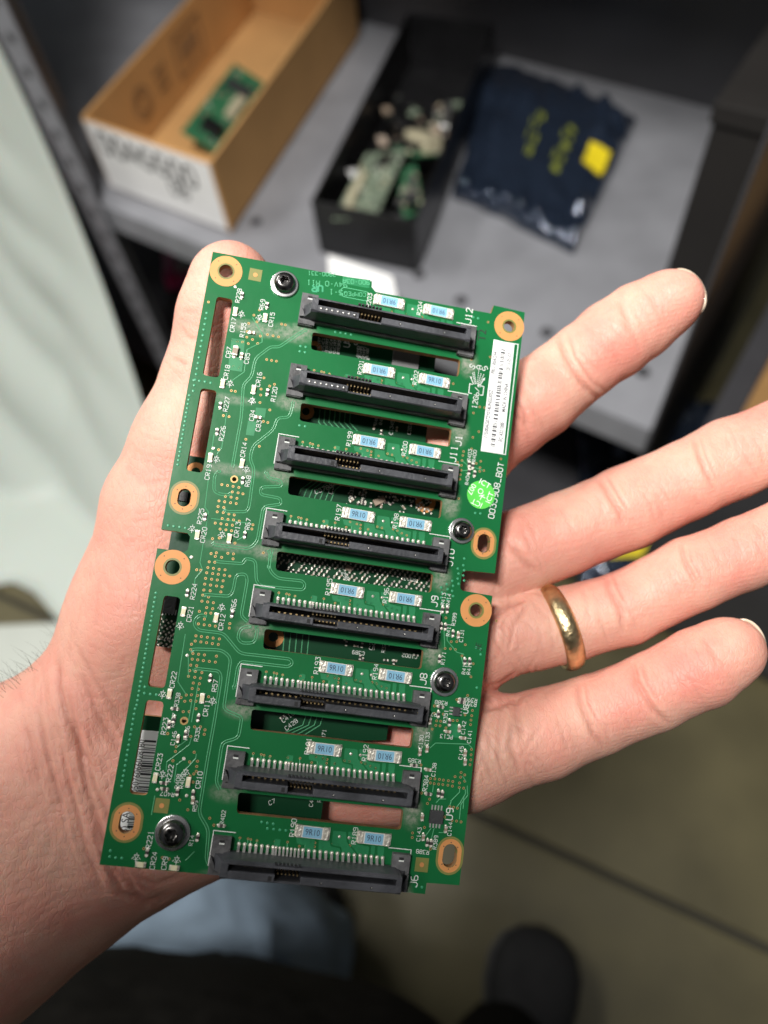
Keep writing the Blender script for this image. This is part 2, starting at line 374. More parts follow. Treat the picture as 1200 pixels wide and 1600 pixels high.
for k in range(1, 9):
    for n in POUR:
        if k == 1 and n == 'g': continue
        o = link('copper_area', pour_me[n], board); o.location = (0, -(k - 6) * PITCH * 1e-3, 0)
for n, pts in ((1, [(265, 680), (355, 690), (335, 905), (240, 890)]), (3, [(685, 72), (755, 78), (745, 140), (680, 135)]), (3, [(632, 160), (690, 168), (672, 262), (617, 255)]),
               (6, [(790, 985), (860, 1000), (850, 1085), (775, 1075)]), (1, [(1010, 265), (1195, 290), (1185, 345), (1005, 312)])):
    mb = MB(); mb.prism([q(n, *p) for p in pts], 0, .03, M['pour']); mb.build('copper_area', board)

# ---- traces (raised under the mask): pairs, then singles
TR2 = [[(1, 770, 615), (1, 580, 740), (1, 530, 735), (1, 425, 815), (1, 400, 940), (1, 345, 985), (1, 335, 1157), (3, 585, 160), (3, 528, 470)],
       [(3, 940, 30), (3, 910, 140), (3, 830, 140), (3, 805, 220), (3, 665, 330), (3, 645, 420), (3, 675, 480), (3, 640, 740), (3, 620, 770), (3, 470, 770)],
       [(3, 755, 500), (3, 770, 545), (3, 850, 560), (3, 860, 600), (3, 720, 605), (3, 715, 655), (3, 850, 680), (3, 855, 720), (3, 735, 735), (3, 695, 970), (3, 640, 1020), (3, 390, 990)],
       [(3, 440, 490), (3, 408, 530), (3, 405, 630), (3, 440, 652), (3, 520, 660)], [(3, 795, 1020), (3, 770, 1150)],
       [(5, 580, 75), (5, 770, 90), (5, 785, 55), (5, 855, 65), (5, 860, 205), (5, 890, 240), (5, 1170, 265), (5, 1188, 235), (5, 1170, 205), (5, 1000, 188), (5, 945, 130), (5, 955, 0)],
       [(5, 500, 295), (5, 680, 308), (5, 705, 270), (5, 725, 160), (5, 790, 160), (5, 800, 200), (5, 757, 440), (5, 800, 475)],
       [(5, 520, 430), (5, 465, 440), (5, 438, 490), (5, 470, 535), (5, 640, 555), (5, 750, 690), (5, 1085, 728), (5, 1105, 755), (5, 1075, 780), (5, 760, 745), (5, 735, 780), (5, 712, 930)],
       [(5, 420, 660), (5, 630, 668), (5, 690, 720), (5, 640, 1065), (5, 755, 1115), (7, 975, 60), (7, 955, 185), (7, 845, 215), (7, 805, 480), (7, 830, 530)],
       [(5, 815, 510), (5, 752, 520), (5, 735, 590), (5, 765, 622), (5, 850, 620), (5, 872, 515)],
       [(5, 440, 790), (5, 610, 808), (5, 625, 850), (5, 580, 1140), (7, 745, 340), (7, 690, 690), (7, 755, 800), (7, 738, 1000), (7, 765, 1045)]]
TR1 = [[(1, 405, 540), (1, 470, 650), (1, 470, 705), (1, 370, 755), (1, 350, 905), (1, 262, 968)], [(3, 490, 110), (3, 458, 340), (3, 425, 385)], [(3, 405, 255), (3, 345, 740), (3, 368, 772), (3, 312, 1110), (5, 500, 130), (5, 450, 190), (5, 435, 330)],
       [(5, 385, 560), (5, 335, 880), (5, 390, 965)], [(7, 540, 250), (7, 600, 205), (7, 610, 180)], [(7, 470, 400), (7, 475, 345), (7, 625, 230), (7, 640, 180)], [(7, 525, 480), (7, 540, 365), (7, 590, 325)], [(7, 560, 440), (7, 670, 320), (7, 672, 290)],
       [(7, 395, 570), (7, 372, 700)], [(7, 600, 1005), (7, 660, 945)], [(3, 560, 960), (3, 600, 940)], [(3, 385, 815), (3, 660, 850)], [(5, 405, 700), (5, 405, 850)], [(5, 470, 900), (5, 425, 1150)], [(5, 430, 1000), (5, 405, 1150)],
       [(6, 745, 350), (6, 750, 480)], [(6, 770, 340), (6, 765, 430), (6, 830, 510), (6, 880, 525)], [(6, 860, 540), (6, 870, 580), (6, 935, 590)], [(8, 820, 125), (8, 860, 90), (8, 1080, 98), (8, 1105, 125)], [(8, 845, 370), (8, 840, 420)],
       [(8, 865, 490), (8, 885, 465), (8, 930, 465)], [(8, 960, 480), (8, 1020, 420), (8, 1022, 390)], [(8, 1000, 520), (8, 1025, 490), (8, 1060, 430), (8, 1060, 400)], [(8, 1020, 600), (8, 1030, 500), (8, 1075, 440), (8, 1072, 375)], [(8, 1045, 530), (8, 1050, 450)],
       [(8, 780, 730), (8, 830, 660)], [(8, 830, 740), (8, 850, 660)], [(8, 880, 690), (8, 930, 690), (8, 935, 650)], [(8, 1040, 310), (8, 1065, 350)], [(8, 955, 510), (8, 965, 480)], [(4, 780, 255), (4, 815, 285)], [(4, 780, 322), (4, 820, 322)], [(4, 860, 300), (4, 920, 322)]]
def offset(P, d):
    out = []
    for i in range(len(P)):
        a = P[max(i - 1, 0)]; b = P[min(i + 1, len(P) - 1)]; t = (b - a) / (np.linalg.norm(b - a) + 1e-9); out.append(P[i] + np.array([-t[1], t[0]]) * d)
    return out
mb = MB()
for tr in TR2:
    P = [q(*p) for p in tr]; P = rounded([(p[0], p[1]) for p in P], 1.1, 3)
    P[0], P[-1] = q(*tr[0]), q(*tr[-1])
    for d in (.24, -.24): mb.ribbon(offset(P, d), .2, .004, M['trace'], ridge=.07)
for tr in TR1: mb.ribbon([q(*p) for p in tr], .2, .004, M['trace'], ridge=.07)
for k in range(1, 9):                                   # short stubs behind every row of tails
    v = (k - 6) * PITCH
    for x in (5.6, 7.3, 7.9, 9.2, 15.6, 19.4): mb.ribbon([(x, v + 1.1), (x + .1, v + 2.5)], .2, .004, M['trace'], ridge=.05)
mb.build('trace', board, normals=False)['kind'] = 'stuff'

# ---- vias
mb = MB(); mg = MB(); used = []
def via(c, r=.3, m=None):
    if any((c[0] - x) ** 2 + (c[1] - y) ** 2 < .35 for x, y in used[-160:]): return
    used.append((c[0], c[1])); mb.ring(stadium(c[0], c[1], r, r, 12), stadium(c[0], c[1], r * .45, r * .45, 12), .03, m or M['via']); mb.prism(stadium(c[0], c[1], r * .43, r * .43, 8), 0, .02, M['hollow'])
def vgreen(c, r=.3):
    used.append((c[0], c[1])); mg.lathe(c[0], c[1], [(r, 0), (r, .03), (r * .7, .06), (.02, .06)], M['viagreen'], 10)
VL = {1: [(110, 437), (370, 635), (400, 640), (420, 650), (457, 665), (405, 688), (367, 672), (377, 715), (440, 715), (505, 655), (543, 663), (580, 670), (500, 822), (533, 828), (565, 833), (303, 700), (272, 693), (338, 705), (275, 868), (313, 875), (415, 525), (452, 490), (435, 570), (520, 1000), (552, 988), (482, 945), (460, 1060), (462, 1020), (380, 580), (600, 585), (625, 590), (455, 1110), (263, 1030), (290, 1035)],
      3: [(457, 588), (495, 594), (532, 600), (571, 607), (527, 637), (566, 643), (598, 650), (481, 667), (519, 672), (558, 680), (438, 697), (476, 703), (515, 709), (553, 715), (432, 735), (470, 741), (426, 770), (466, 776), (504, 785), (540, 791), (459, 815), (498, 821), (535, 825), (573, 832), (413, 846), (451, 850), (489, 856), (527, 860), (445, 886), (484, 891), (522, 897), (665, 857), (658, 885), (395, 950), (440, 945), (545, 980), (467, 126), (505, 133), (436, 355), (618, 285), (708, 332), (778, 88), (765, 172), (735, 165), (385, 1050), (420, 1045), (497, 1048), (535, 1052), (372, 1105), (410, 1108), (455, 1075), (532, 1085), (735, 1045), (740, 1030)],
      5: [(545, 10), (585, 40), (625, 45), (665, 15), (705, 20), (703, 57), (540, 75), (535, 115), (572, 120), (610, 127), (650, 130), (527, 150), (567, 155), (605, 160), (645, 166), (682, 172), (520, 187), (560, 193), (598, 198), (637, 204), (514, 226), (553, 232), (593, 238), (630, 243), (508, 265), (550, 270), (622, 278), (500, 300), (540, 312), (495, 340), (533, 345), (572, 350), (527, 383), (567, 390), (478, 408), (520, 420), (555, 420), (512, 460), (472, 492), (510, 498), (547, 502), (585, 507), (678, 520), (682, 490), (455, 572), (492, 577), (532, 582), (570, 587), (612, 593), (450, 607), (488, 613), (526, 618), (565, 624), (605, 630), (425, 628), (420, 665), (435, 690), (473, 695), (512, 700), (592, 708), (430, 728), (467, 733), (505, 738), (545, 743), (585, 748), (420, 768), (460, 772), (413, 805), (452, 810), (495, 818), (405, 843), (447, 850), (485, 855), (437, 888), (478, 893), (430, 925), (470, 930), (425, 967), (465, 972), (390, 968), (355, 985), (420, 1005), (455, 1010), (460, 130), (488, 133), (540, 980), (380, 1010), (370, 1080), (410, 1080), (455, 1060)],
      7: [(480, 155), (538, 243), (532, 275), (515, 337), (657, 280), (627, 345), (680, 340), (675, 375), (672, 408), (655, 425), (630, 440), (650, 480), (625, 490), (560, 600), (615, 665), (762, 722), (790, 768), (635, 175), (730, 130), (725, 160), (700, 110), (660, 110), (630, 20), (590, 15), (320, 925), (490, 995), (445, 985)],
      4: [(790, 195), (785, 222), (780, 255), (775, 288), (773, 320), (768, 350), (765, 380), (750, 268), (748, 300), (843, 178), (852, 100), (892, 62), (905, 260), (875, 275), (900, 303), (925, 323), (898, 328), (862, 360), (757, 510), (1040, 245)],
      6: [(757, 280), (793, 440), (752, 485), (787, 488), (820, 492), (887, 460), (830, 440), (865, 535), (940, 588), (925, 675), (830, 828), (903, 800), (680, 870), (680, 920), (695, 970), (722, 972), (690, 1000), (718, 1003), (757, 1017), (805, 968), (833, 968), (935, 900), (930, 935), (925, 965), (922, 995), (885, 930), (1095, 300), (740, 925), (665, 1025)],
      8: [(762, 237), (825, 328), (855, 330), (885, 333), (912, 338), (945, 342), (975, 347), (990, 315), (1030, 287), (1055, 303), (1027, 318), (825, 357), (850, 362), (880, 365), (908, 368), (942, 372), (972, 378), (1020, 357), (1055, 345), (1018, 388), (1048, 392), (1100, 132), (1097, 168), (1095, 202), (1090, 235), (705, 692), (703, 722), (765, 425), (820, 465), (805, 495), (980, 520), (1005, 525), (970, 608), (1000, 612), (1030, 618), (785, 655), (920, 585), (955, 515), (825, 800)],
      2: [(868, 357), (882, 590), (757, 608), (845, 930), (812, 925), (805, 1088), (770, 965), (635, 770), (768, 1128)]}
for n, L_ in VL.items():
    for (x, y) in L_: via(q(n, x, y))
for k in range(1, 9):
    v = (k - 6) * PITCH
    for (x, y) in ((7.3, 1.0), (7.9, 1.1), (9.2, 1.2), (5.6, 1.0), (13.0, 1.0), (13.8, 1.9), (15.6, .9), (18.2, 1.5), (20.5, .4), (21.4, 1.3), (21.4, .5), (23.2, 1.2), (25.2, .3), (26.3, .4), (28.9, .3), (29.9, .5), (31.0, .9), (32.2, 1.2), (18.9, .2)): via((x, v + y), .27)
for i in range(15): vgreen(bp(323 - i * 1.5, 489 + i * 8.7))         # stitching rows down the left margin
for i in range(17): vgreen(q(3, 240 - i * 4.9, -10 + i * 29))
for i in range(25): vgreen(q(5, 187 - i * 5.35, 285 + i * 31.3))
for i in range(16): vgreen(q(7, 262 - i * 6, -10 + i * 34.5))
for p in [(1, 50, 965), (1, 87, 970), (1, 125, 978), (1, 12, 960), (3, 97, 862), (3, 135, 868), (3, 174, 873), (3, 213, 879), (5, 113, 915), (5, 110, 957), (5, 150, 963), (5, 190, 967), (7, 97, 940), (7, 92, 980), (7, 132, 987), (7, 173, 990), (1, 727, 732), (1, 762, 738), (1, 722, 767), (1, 757, 773), (1, 960, 637), (1, 995, 642), (1, 1030, 648), (1, 1065, 655),
          (2, 770, 325), (2, 802, 332), (3, 978, 192), (3, 1015, 198), (4, 868, 607), (4, 903, 610), (4, 795, 912), (6, 990, 490), (6, 990, 525), (6, 965, 748), (6, 960, 480), (7, 1110, 748), (7, 1148, 755), (7, 1187, 760), (8, 730, 1052), (8, 768, 1055)]: vgreen(q(*p))
for i in range(5):
    for j in range(4):
        c = q(4, 640 + i * 37 + (j % 2) * 6, 1105 - i * 22 + j * 34 - 60 * (i > 2))
        if c[0] < 47: vgreen(c)
for i in range(5): vgreen((11.0 + i * 1.3, 34.4 - 1.4)); 
mb.build('via', board, normals=False)['kind'] = 'stuff'
mg.build('tented_via', board, smooth=True)['kind'] = 'stuff'

# ---- connectors
def connector_mesh():
    mb = MB(); P_, D_, H_ = M['plastic'], M['plastic_dust'], M['hollow']
    mb.prism_u([(3.4, .35), (3.4, 6.3), (3.75, 7.0), (4.1, 7.0), (4.1, .9), (4.0, .35)], 3.4, 38.9, P_)      # back wall
    mb.box(3.4, 38.9, 4.0, 6.7, .36, 1.5, H_)                                                             # floor of the cavity
    for (a, b) in ((3.5, 13.5), (18.8, 38.9)):                                                           # contact tongue / front wall
        mb.prism_u([(5.35, .9), (5.35, 6.9), (5.45, 7.0), (6.75, 7.0), (6.95, 6.7), (7.0, .9)], a, b, P_)
    mb.prism_u([(6.55, .9), (6.55, 6.6), (6.95, 6.6), (7.0, .9)], 13.5, 18.8, P_)                          # key gap
    mb.prism_u([(6.6, .3), (6.6, 1.7), (7.15, 1.7), (7.4, 1.3), (7.4, .3)], 3.6, 38.6, D_)                # lower lip
    for (a, b) in ((2.7, 4.1), (38.5, 39.6)): mb.prism_u([(3.6, .4), (3.6, 6.6), (4.0, 7.05), (6.6, 7.05), (7.05, 6.6), (7.05, .4)], a, b, P_)
    for s in (0, 1):                                                                                     # ears with their ramps
        X = (lambda x: x) if not s else (lambda x: 42.2 - x)
        a, b = sorted((X(.15), X(3.95))); mb.box(a, b, .75, 8.2, 0, 1.6, D_)
        a, b = sorted((X(.15), X(3.5))); mb.box(a, b, 7.4, 8.35, 0, 1.2, D_)
        mb.add([(X(x), v, w) for x, v, w in ((1.0, 3.9, 1.6), (1.0, 7.0, 1.6), (2.9, 6.6, 5.6), (2.9, 4.2, 5.6), (2.9, 3.9, 1.6), (2.9, 7.0, 1.6))],
               [(0, 1, 2, 3), (0, 3, 4), (1, 5, 2), (2, 5, 4, 3), (0, 4, 5, 1)], P_)
        mb.prism([(X(x), v) for x, v in ((.35, 4.4), (.35, 6.9), (1.5, 6.7), (1.1, 5.6))], 1.6, 2.6, D_)
        a, b = sorted((X(1.6), X(2.6))); mb.box(a, b, 1.3, 1.9, 1.6, 1.62, H_)
    return mb.mesh('connector')
con_me = connector_mesh()
def tail_mesh(wd):
    mb = MB(); mb.prism_u([(1.9, .02), (2.6, .02), (3.1, .5), (3.55, 1.2), (3.55, 1.4), (3.0, .75), (2.5, .28), (1.9, .24)], -wd / 2, wd / 2, M['tin'])
    mb.lathe(0, 2.2, [(wd * .8, .01), (wd * .75, .12), (wd * .45, .3), (.03, .34)], M['solder'], 10); return mb.mesh('solder_tail', smooth=False)
t_wide, t_thin = tail_mesh(.55), tail_mesh(.42)
def pin_meshes():
    mb = MB()
    for i in range(7):                                  # signal contacts in the front slits
        x = 5.0 + i * 1.27; mb.box(x - .36, x + .36, 5.7, 6.6, 6.9, 7.012, M['hollow'])
        a = mb.mesh('contact_slit'); mb = MB()
    for i in range(7): x = 5.0 + i * 1.27; mb.lathe(x - .08, 6.1, [(.27, 6.95), (.25, 7.1), (.13, 7.2), (.02, 7.22)], M['tin'], 10)
    a2 = mb.mesh('signal_contact'); mb = MB()
    for i in range(7):
        x = 13.45 + i * .8; mb.box(x - .14, x + .14, 4.1, 4.7, 1.5, 4.6, M['goldpin']); mb.box(x - .14, x + .14, 5.7, 6.0, 1.5, 4.6, M['goldpin'])
        mb.box(x - .2, x + .2, 3.1, 3.42, 6.2, 7.01, M['hollow']); mb.box(x - .28 - .14, x - .28 + .08, 3.02, 3.38, 6.3, 7.05, M['plastic'])
    b = mb.mesh('gold_contact'); mb = MB()
    for i in range(15):
        x = 19.4 + i * 1.229; mb.box(x - .22, x + .22, 5.0, 5.32, 1.5, 2.2, M['goldpin'])
    for i in range(7):
        x = 5.0 + i * 1.27; mb.box(x - .22, x + .22, 5.0, 5.32, 1.5, 2.6, M['goldpin'])
    c = mb.mesh('gold_contact'); mb = MB()
    for x in (23.0, 33.4):
        mb.prism(stadium(x, 6.15, .28, .28, 14), 6.95, 7.012, M['hollow']); mb.lathe(x + .08, 6.1, [(.11, 7.0), (.1, 7.06), (.02, 7.08)], M['tin'], 8)
    d = mb.mesh('test_hole'); mb = MB()
    mb.box(-.55, .55, 1.85, 2.15, 1.6, 1.66, M['silk'])
    e = mb.mesh('corner_mark')
    return a, b, c, d, e, a2
pm = pin_meshes()
JL = ['J12', 'J1', 'J11', 'J10', 'J9', 'J8', 'J7', 'J6']
for k in range(1, 9):
    c = link('connector', con_me, board); c.location = (0, -(k - 6) * PITCH * 1e-3, 0)
    bv = c.modifiers.new('bevel', 'BEVEL'); bv.width = 1.1e-4; bv.segments = 2; bv.limit_method = 'ANGLE'
    for i in range(29):
        x = 5.6 + 1.2 * i if i < 7 else (13.4 + .8 * (i - 7) if i < 14 else 19.1 + 1.229 * (i - 14))
        t = link('solder_tail', t_thin if 7 <= i < 14 else t_wide, c); t.location = (x * 1e-3, 0, 0)
    for nme, me in (('contact_slit', pm[0]), ('gold_contact', pm[1]), ('gold_contact', pm[2]), ('test_hole', pm[3])) + ((('signal_contact', pm[5]),) if k < 3 else ()): link(nme, me, c)['kind'] = 'stuff'
    for x in (2.1, 40.1): link('corner_mark', pm[4], c).location.x = x * 1e-3

# ---- current-sense resistors, marked 9R10
def res_parts():
    mb = MB(); mb.box(-2.6, 2.6, -1.2, 1.2, .12, .62, M['ceramic']); body = mb.mesh('sense_resistor')
    mb = MB(); mb.box(-2.0, 2.0, -1.08, 1.08, .62, .69, M['blue']); top = mb.mesh('blue_coating')
    mb = MB(); mb.prism_u([(-1.28, .0), (-1.28, .66), (-1.15, .74), (1.15, .74), (1.28, .66), (1.28, 0)], -3.42, -2.35, M['solder'])
    mb.prism_u([(-1.3, .0), (-1.1, .3), (1.1, .3), (1.3, 0)], -3.75, -3.4, M['solder']); mb.box(-2.36, -2.3, -1.22, 1.22, .1, .66, M['cap']); cap = mb.mesh('end_cap')
    mb = MB(); type_on(mb, '9R10', (0, .02), 1.75, 0, M['blueink'], .70, sx=.86); txt = mb.mesh('value_marking', normals=False)
    return body, top, cap, txt
rp = res_parts()
turned = {(1, 0), (1, 1), (2, 0), (3, 0), (3, 1), (4, 1), (5, 0), (5, 1), (6, 1), (7, 1)}
for k in range(1, 9):
    for s in (0, 1):
        o = link('sense_resistor', rp[0], board); o.location = ((20.5 if not s else (32.6 if k == 1 else 33.8)) * 1e-3, -((k - 6) * PITCH - 1.65) * 1e-3, 0)
        o.rotation_euler.z = random.uniform(-.02, .02)
        link('blue_coating', rp[1], o)
        for r in (0, 1):
            e = link('end_cap', rp[2], o); e.rotation_euler.z = math.pi * r
        t = link('value_marking', rp[3], o); t.rotation_euler.z = math.pi if (k, s) in turned else 0

# ---- screws
for (p, r) in (((444.7, 442.3), 3.25), ((722, 829), 3.05), ((695, 1065.7), 3.25), ((269, 1302.5), 3.6)):
    u, v = bp(*p, .9); s = empty('screw', (u * 1e-3, -v * 1e-3, 0), board)
    mb = MB(); mb.lathe(0, 0, [(r, .02), (r, .45), (r - .12, .58), (r - .75, .62)], M['steel'], 40); mb.build('washer', s, smooth=False, bevel=.08)
    mb = MB(); R_ = r * .76
    prof = [(R_, .58), (R_ * 1.0, 1.0), (R_ * .96, 1.5), (R_ * .85, 2.0), (R_ * .66, 2.4), (R_ * .5, 2.52)]
    n = 48; vs = [(a * math.cos(2 * math.pi * i / n), a * math.sin(2 * math.pi * i / n), w) for a, w in prof for i in range(n)]
    def lobe(i, s_): t = 2 * math.pi * i / n; return s_ * (1 + .16 * math.cos(6 * t))
    for (sc_, w) in ((.40, 2.5), (.37, 2.35), (.34, 1.0)):
        vs += [(R_ * lobe(i, sc_) * math.cos(2 * math.pi * i / n), R_ * lobe(i, sc_) * math.sin(2 * math.pi * i / n), w) for i in range(n)]
    m_ = len(prof) + 3
    fs = [(j * n + i, j * n + (i + 1) % n, (j + 1) * n + (i + 1) % n, (j + 1) * n + i) for j in range(m_ - 1) for i in range(n)] + [tuple(range((m_ - 1) * n, m_ * n))]
    mb.add(vs, fs, M['darksteel']); h = mb.build('screw_head', s, smooth=True)
    e = h.modifiers.new('edges', 'EDGE_SPLIT'); e.split_angle = math.radians(50)
    mb = MB(); mb.lathe(0, 0, [(1.5, -.1), (1.5, -7.9)], M['steel'], 20); mb.build('standoff', s)

# ---- indicator diodes, their symbols and the small chip parts
def led_mesh():
    mb = MB(); mb.box(-.45, .45, -.62, .62, .05, .55, M['led']); mb.box(-.5, .5, -1.05, -.55, .02, .32, M['solder']); mb.box(-.5, .5, .55, 1.05, .02, .32, M['solder']); return mb.mesh('indicator_diode')
lm = led_mesh()
LED = [(1, 290, 503, 0), (1, 490, 545, 0), (1, 205, 985, 0), (1, 412, 1025, 0), (3, 380, 408, 0), (3, 592, 447, 0), (3, 293, 925, 0), (3, 507, 950, 0), (5, 372, 410, 0), (5, 590, 450, 0), (5, 278, 960, 0), (5, 497, 990, 0), (7, 397, 450, 0), (7, 618, 480, 0), (7, 300, 1030, 1), (7, 525, 1052, 1)]
for (n, x, y, h) in LED:
    c = q(n, x, y); o = link('indicator_diode', lm, board); o.location = (c[0] * 1e-3, -c[1] * 1e-3, 0); o.rotation_euler.z = math.pi / 2 * h + random.uniform(-.05, .05)
def chip_mesh(nm, L, W, H, mm):
    mb = MB(); mb.box(-W / 2, W / 2, -L / 2 + .2, L / 2 - .2, .04, H, mm)
    for s in (-1, 1):
        a, b = sorted((s * (L / 2 - .32), s * (L / 2 + .06))); mb.box(-W / 2 - .03, W / 2 + .03, a, b, .02, H + .03, M['solder'])
        mb.lathe(0, s * (L / 2 + .05), [(W * .5, .01), (W * .42, .1), (.02, .16)], M['solder'], 10)
    return mb.mesh(nm)
r_me, c_me, C_me = chip_mesh('chip_resistor', 1.25, .62, .38, M['res']), chip_mesh('chip_capacitor', 1.2, .62, .55, M['cap']), chip_mesh('chip_capacitor', 2.0, 1.15, .9, M['cap'])
SM = [(1, 502, 462, 0, r_me), (1, 290, 770, 0, C_me), (1, 332, 800, 0, c_me), (1, 505, 1042, 0, r_me), (1, 400, 645, 1, c_me), (1, 335, 395, 0, r_me), (3, 700, 140, 1, c_me), (3, 597, 560, 0, r_me), (3, 610, 925, 0, r_me), (3, 345, 805, 0, r_me), (3, 425, 235, 0, r_me), (3, 447, 60, 0, r_me),
      (5, 697, 425, 0, r_me), (5, 550, 855, 0, r_me), (5, 397, 285, 0, r_me), (5, 315, 1060, 1, r_me), (7, 490, 95, 0, r_me), (7, 455, 485, 1, r_me), (7, 650, 560, 0, r_me), (7, 680, 850, 0, r_me), (7, 342, 950, 0, r_me), (7, 550, 190, 0, c_me), (7, 685, 50, 0, r_me), (7, 460, 525, 1, r_me), (7, 520, 60, 0, r_me), (7, 545, 545, 0, r_me), (7, 840, 770, 1, r_me), (7, 650, 600, 0, c_me), (7, 600, 160, 0, r_me),
      (6, 733, 225, 0, r_me), (6, 765, 225, 0, r_me), (6, 725, 335, 0, r_me), (6, 752, 340, 0, r_me), (6, 803, 385, 0, r_me), (6, 838, 395, 0, c_me), (6, 882, 570, 0, r_me), (6, 914, 572, 0, r_me), (6, 713, 555, 0, r_me), (6, 720, 875, 1, r_me), (6, 865, 825, 1, r_me), (6, 860, 845, 1, r_me), (6, 705, 925, 0, r_me), (6, 845, 1020, 0, c_me), (6, 768, 1040, 1, c_me), (6, 870, 1083, 1, c_me), (6, 780, 980, 0, r_me), (6, 648, 970, 0, c_me),
      (8, 752, 150, 0, c_me), (8, 800, 128, 0, c_me), (8, 1055, 155, 0, c_me), (8, 808, 266, 1, c_me), (8, 775, 718, 0, c_me), (8, 803, 755, 0, r_me), (8, 828, 760, 0, r_me), (8, 925, 665, 0, c_me), (8, 877, 425, 0, r_me), (8, 902, 432, 0, r_me), (8, 810, 430, 1, r_me), (8, 768, 585, 0, c_me), (8, 1055, 215, 0, c_me), (8, 715, 238, 1, r_me),
      (4, 826, 280, 0, r_me), (4, 850, 292, 0, r_me), (4, 825, 330, 0, r_me), (4, 862, 345, 0, r_me)]
for (n, x, y, h, me) in SM:
    c = q(n, x, y); o = link(me.name.split('.')[0], me, board); o.location = (c[0] * 1e-3, -c[1] * 1e-3, 0); o.rotation_euler.z = math.pi / 2 * h + random.uniform(-.06, .06)
for k in range(1, 9):                                   # test points between the resistors
    for (x, y) in ((26.4, -1.2), (28.5, -1.2)):
        mb = MB(); mb.lathe(x, (k - 6) * PITCH + y, [(.33, .03), (.3, .1), (.02, .15)], M['solder'], 12); mb.build('test_point', board, smooth=True)
def controller(c, hw, hl, npin, pin_axis, m):
    o_ = MB(); o_.box(c[0] - hw, c[0] + hw, c[1] - hl, c[1] + hl, .15, 1.0, m); o = o_.build('controller_chip', board, bevel=.06)
    for i in range(npin):
        for s in (-1, 1):
            t = (i - (npin - 1) / 2) * .7; p = MB()
            if pin_axis == 'v': a, b = sorted((c[1] + s * hl, c[1] + s * (hl + 1.0))); p.box(c[0] + t - .16, c[0] + t + .16, a, b, .04, .3, M['tin'])
            else: a, b = sorted((c[0] + s * hw, c[0] + s * (hw + .7))); p.box(a, b, c[1] + t - .14, c[1] + t + .14, .04, .3, M['tin'])
            p.build('pin', o)
controller(q(8, 860, 580), 1.5, 1.35, 4, 'v', M['chip']); controller(q(6, 822, 905), .75, .95, 3, 'u', M['chip'])

# ---- silkscreen lettering and outlines
mb = MB(); S_ = M['silk']
def lab(n, x, y, t, h=.96, deg=90): stroke(mb, t, q(n, x, y), h, deg, S_)
for row in [(1, 312, 395, 'R228'), (1, 275, 590, 'CR17'), (1, 342, 625, 'R155'), (1, 245, 775, 'C87'), (1, 368, 815, 'C85'), (1, 232, 908, 'CR18'), (1, 470, 455, 'R69'), (1, 533, 555, 'CR15'), (1, 447, 955, 'CR16'), (1, 550, 1055, 'R120'),
            (3, 488, 50, 'R227'), (3, 460, 245, 'R226'), (3, 660, 125, 'C84'), (3, 703, 195, 'C83'), (3, 603, 355, 'CR14'), (3, 365, 505, 'CR19'), (3, 632, 565, 'R68'), (3, 315, 800, 'R225'), (3, 335, 925, 'CR20'), (3, 560, 890, 'CR13'), (3, 632, 852, 'R67'),
            (5, 440, 275, 'R224'), (5, 415, 425, 'CR21'), (5, 628, 480, 'CR12'), (5, 708, 365, 'R66'), (5, 303, 865, 'CR22'), (5, 583, 905, 'R57'), (5, 525, 1055, 'CR11'), (7, 460, 105, 'R223'), (7, 422, 345, 'CR23'), (7, 495, 420, 'R222'), (7, 690, 465, 'CR10'), (7, 360, 865, 'R221'), (7, 385, 1005, 'CR24'), (7, 460, 1022, 'CR9'),
            (2, 72, 210, 'R203'), (2, 410, 265, 'R204'), (2, 15, 660, 'R201'), (2, 383, 730, 'R202'), (4, 25, 110, 'R199'), (4, 395, 175, 'R200'), (4, 335, 660, 'R198'), (6, 355, 130, 'R196'), (6, 285, 640, 'R194'), (8, 388, 155, 'R192'), (8, 318, 710, 'R189'), (8, 793, 358, 'R384'), (8, 5, 110, 'R191')]: lab(*row)
for (p, t) in (((528.7, 800.6), 'R197'), ((513.7, 917), 'R195'), ((495.4, 1039.8), 'R193'), ((458, 1293), 'R190')): stroke(mb, t, bp(*p), 1.02, 90, S_)
for row in [(5, 330, 1000, 'R338'), (7, 520, 65, 'R337'), (7, 520, 185, 'C146'), (7, 608, 150, 'R336'), (7, 678, 160, 'R335'), (7, 548, 475, 'R408'), (7, 578, 475, 'R409'), (7, 665, 640, 'R59'), (7, 850, 715, 'R402'), (7, 640, 870, 'R14'), (4, 830, 220, 'R403'), (4, 862, 225, 'R400'), (4, 815, 378, 'R404'),
            (6, 740, 155, 'R413'), (6, 775, 160, 'R414'), (6, 812, 290, 'R399'), (6, 775, 360, 'R411'), (6, 703, 408, 'R410'), (6, 862, 400, 'C131'), (6, 740, 550, 'R171'), (6, 880, 615, 'R412'), (6, 912, 617, 'R415'), (6, 755, 940, 'R351'), (6, 875, 1015, 'C142'), (6, 915, 1075, 'C141'), (6, 590, 1110, 'C130'), (6, 632, 1090, 'C133'), (8, 1030, 155, 'C145'), (8, 848, 268, 'C138'), (8, 955, 665, 'C144'), (8, 748, 700, 'C143'), (8, 858, 755, 'R389')]: lab(*row, h=.8)
for row in [(7, 478, 560, 'R407'), (6, 725, 848, 'R388'), (6, 925, 830, 'R390'), (6, 920, 858, 'R391'), (6, 760, 1075, 'PC13'), (8, 718, 208, 'R385'), (8, 772, 818, 'R388'), (6, 665, 925, 'R71')]: lab(*row, h=.8, deg=180)
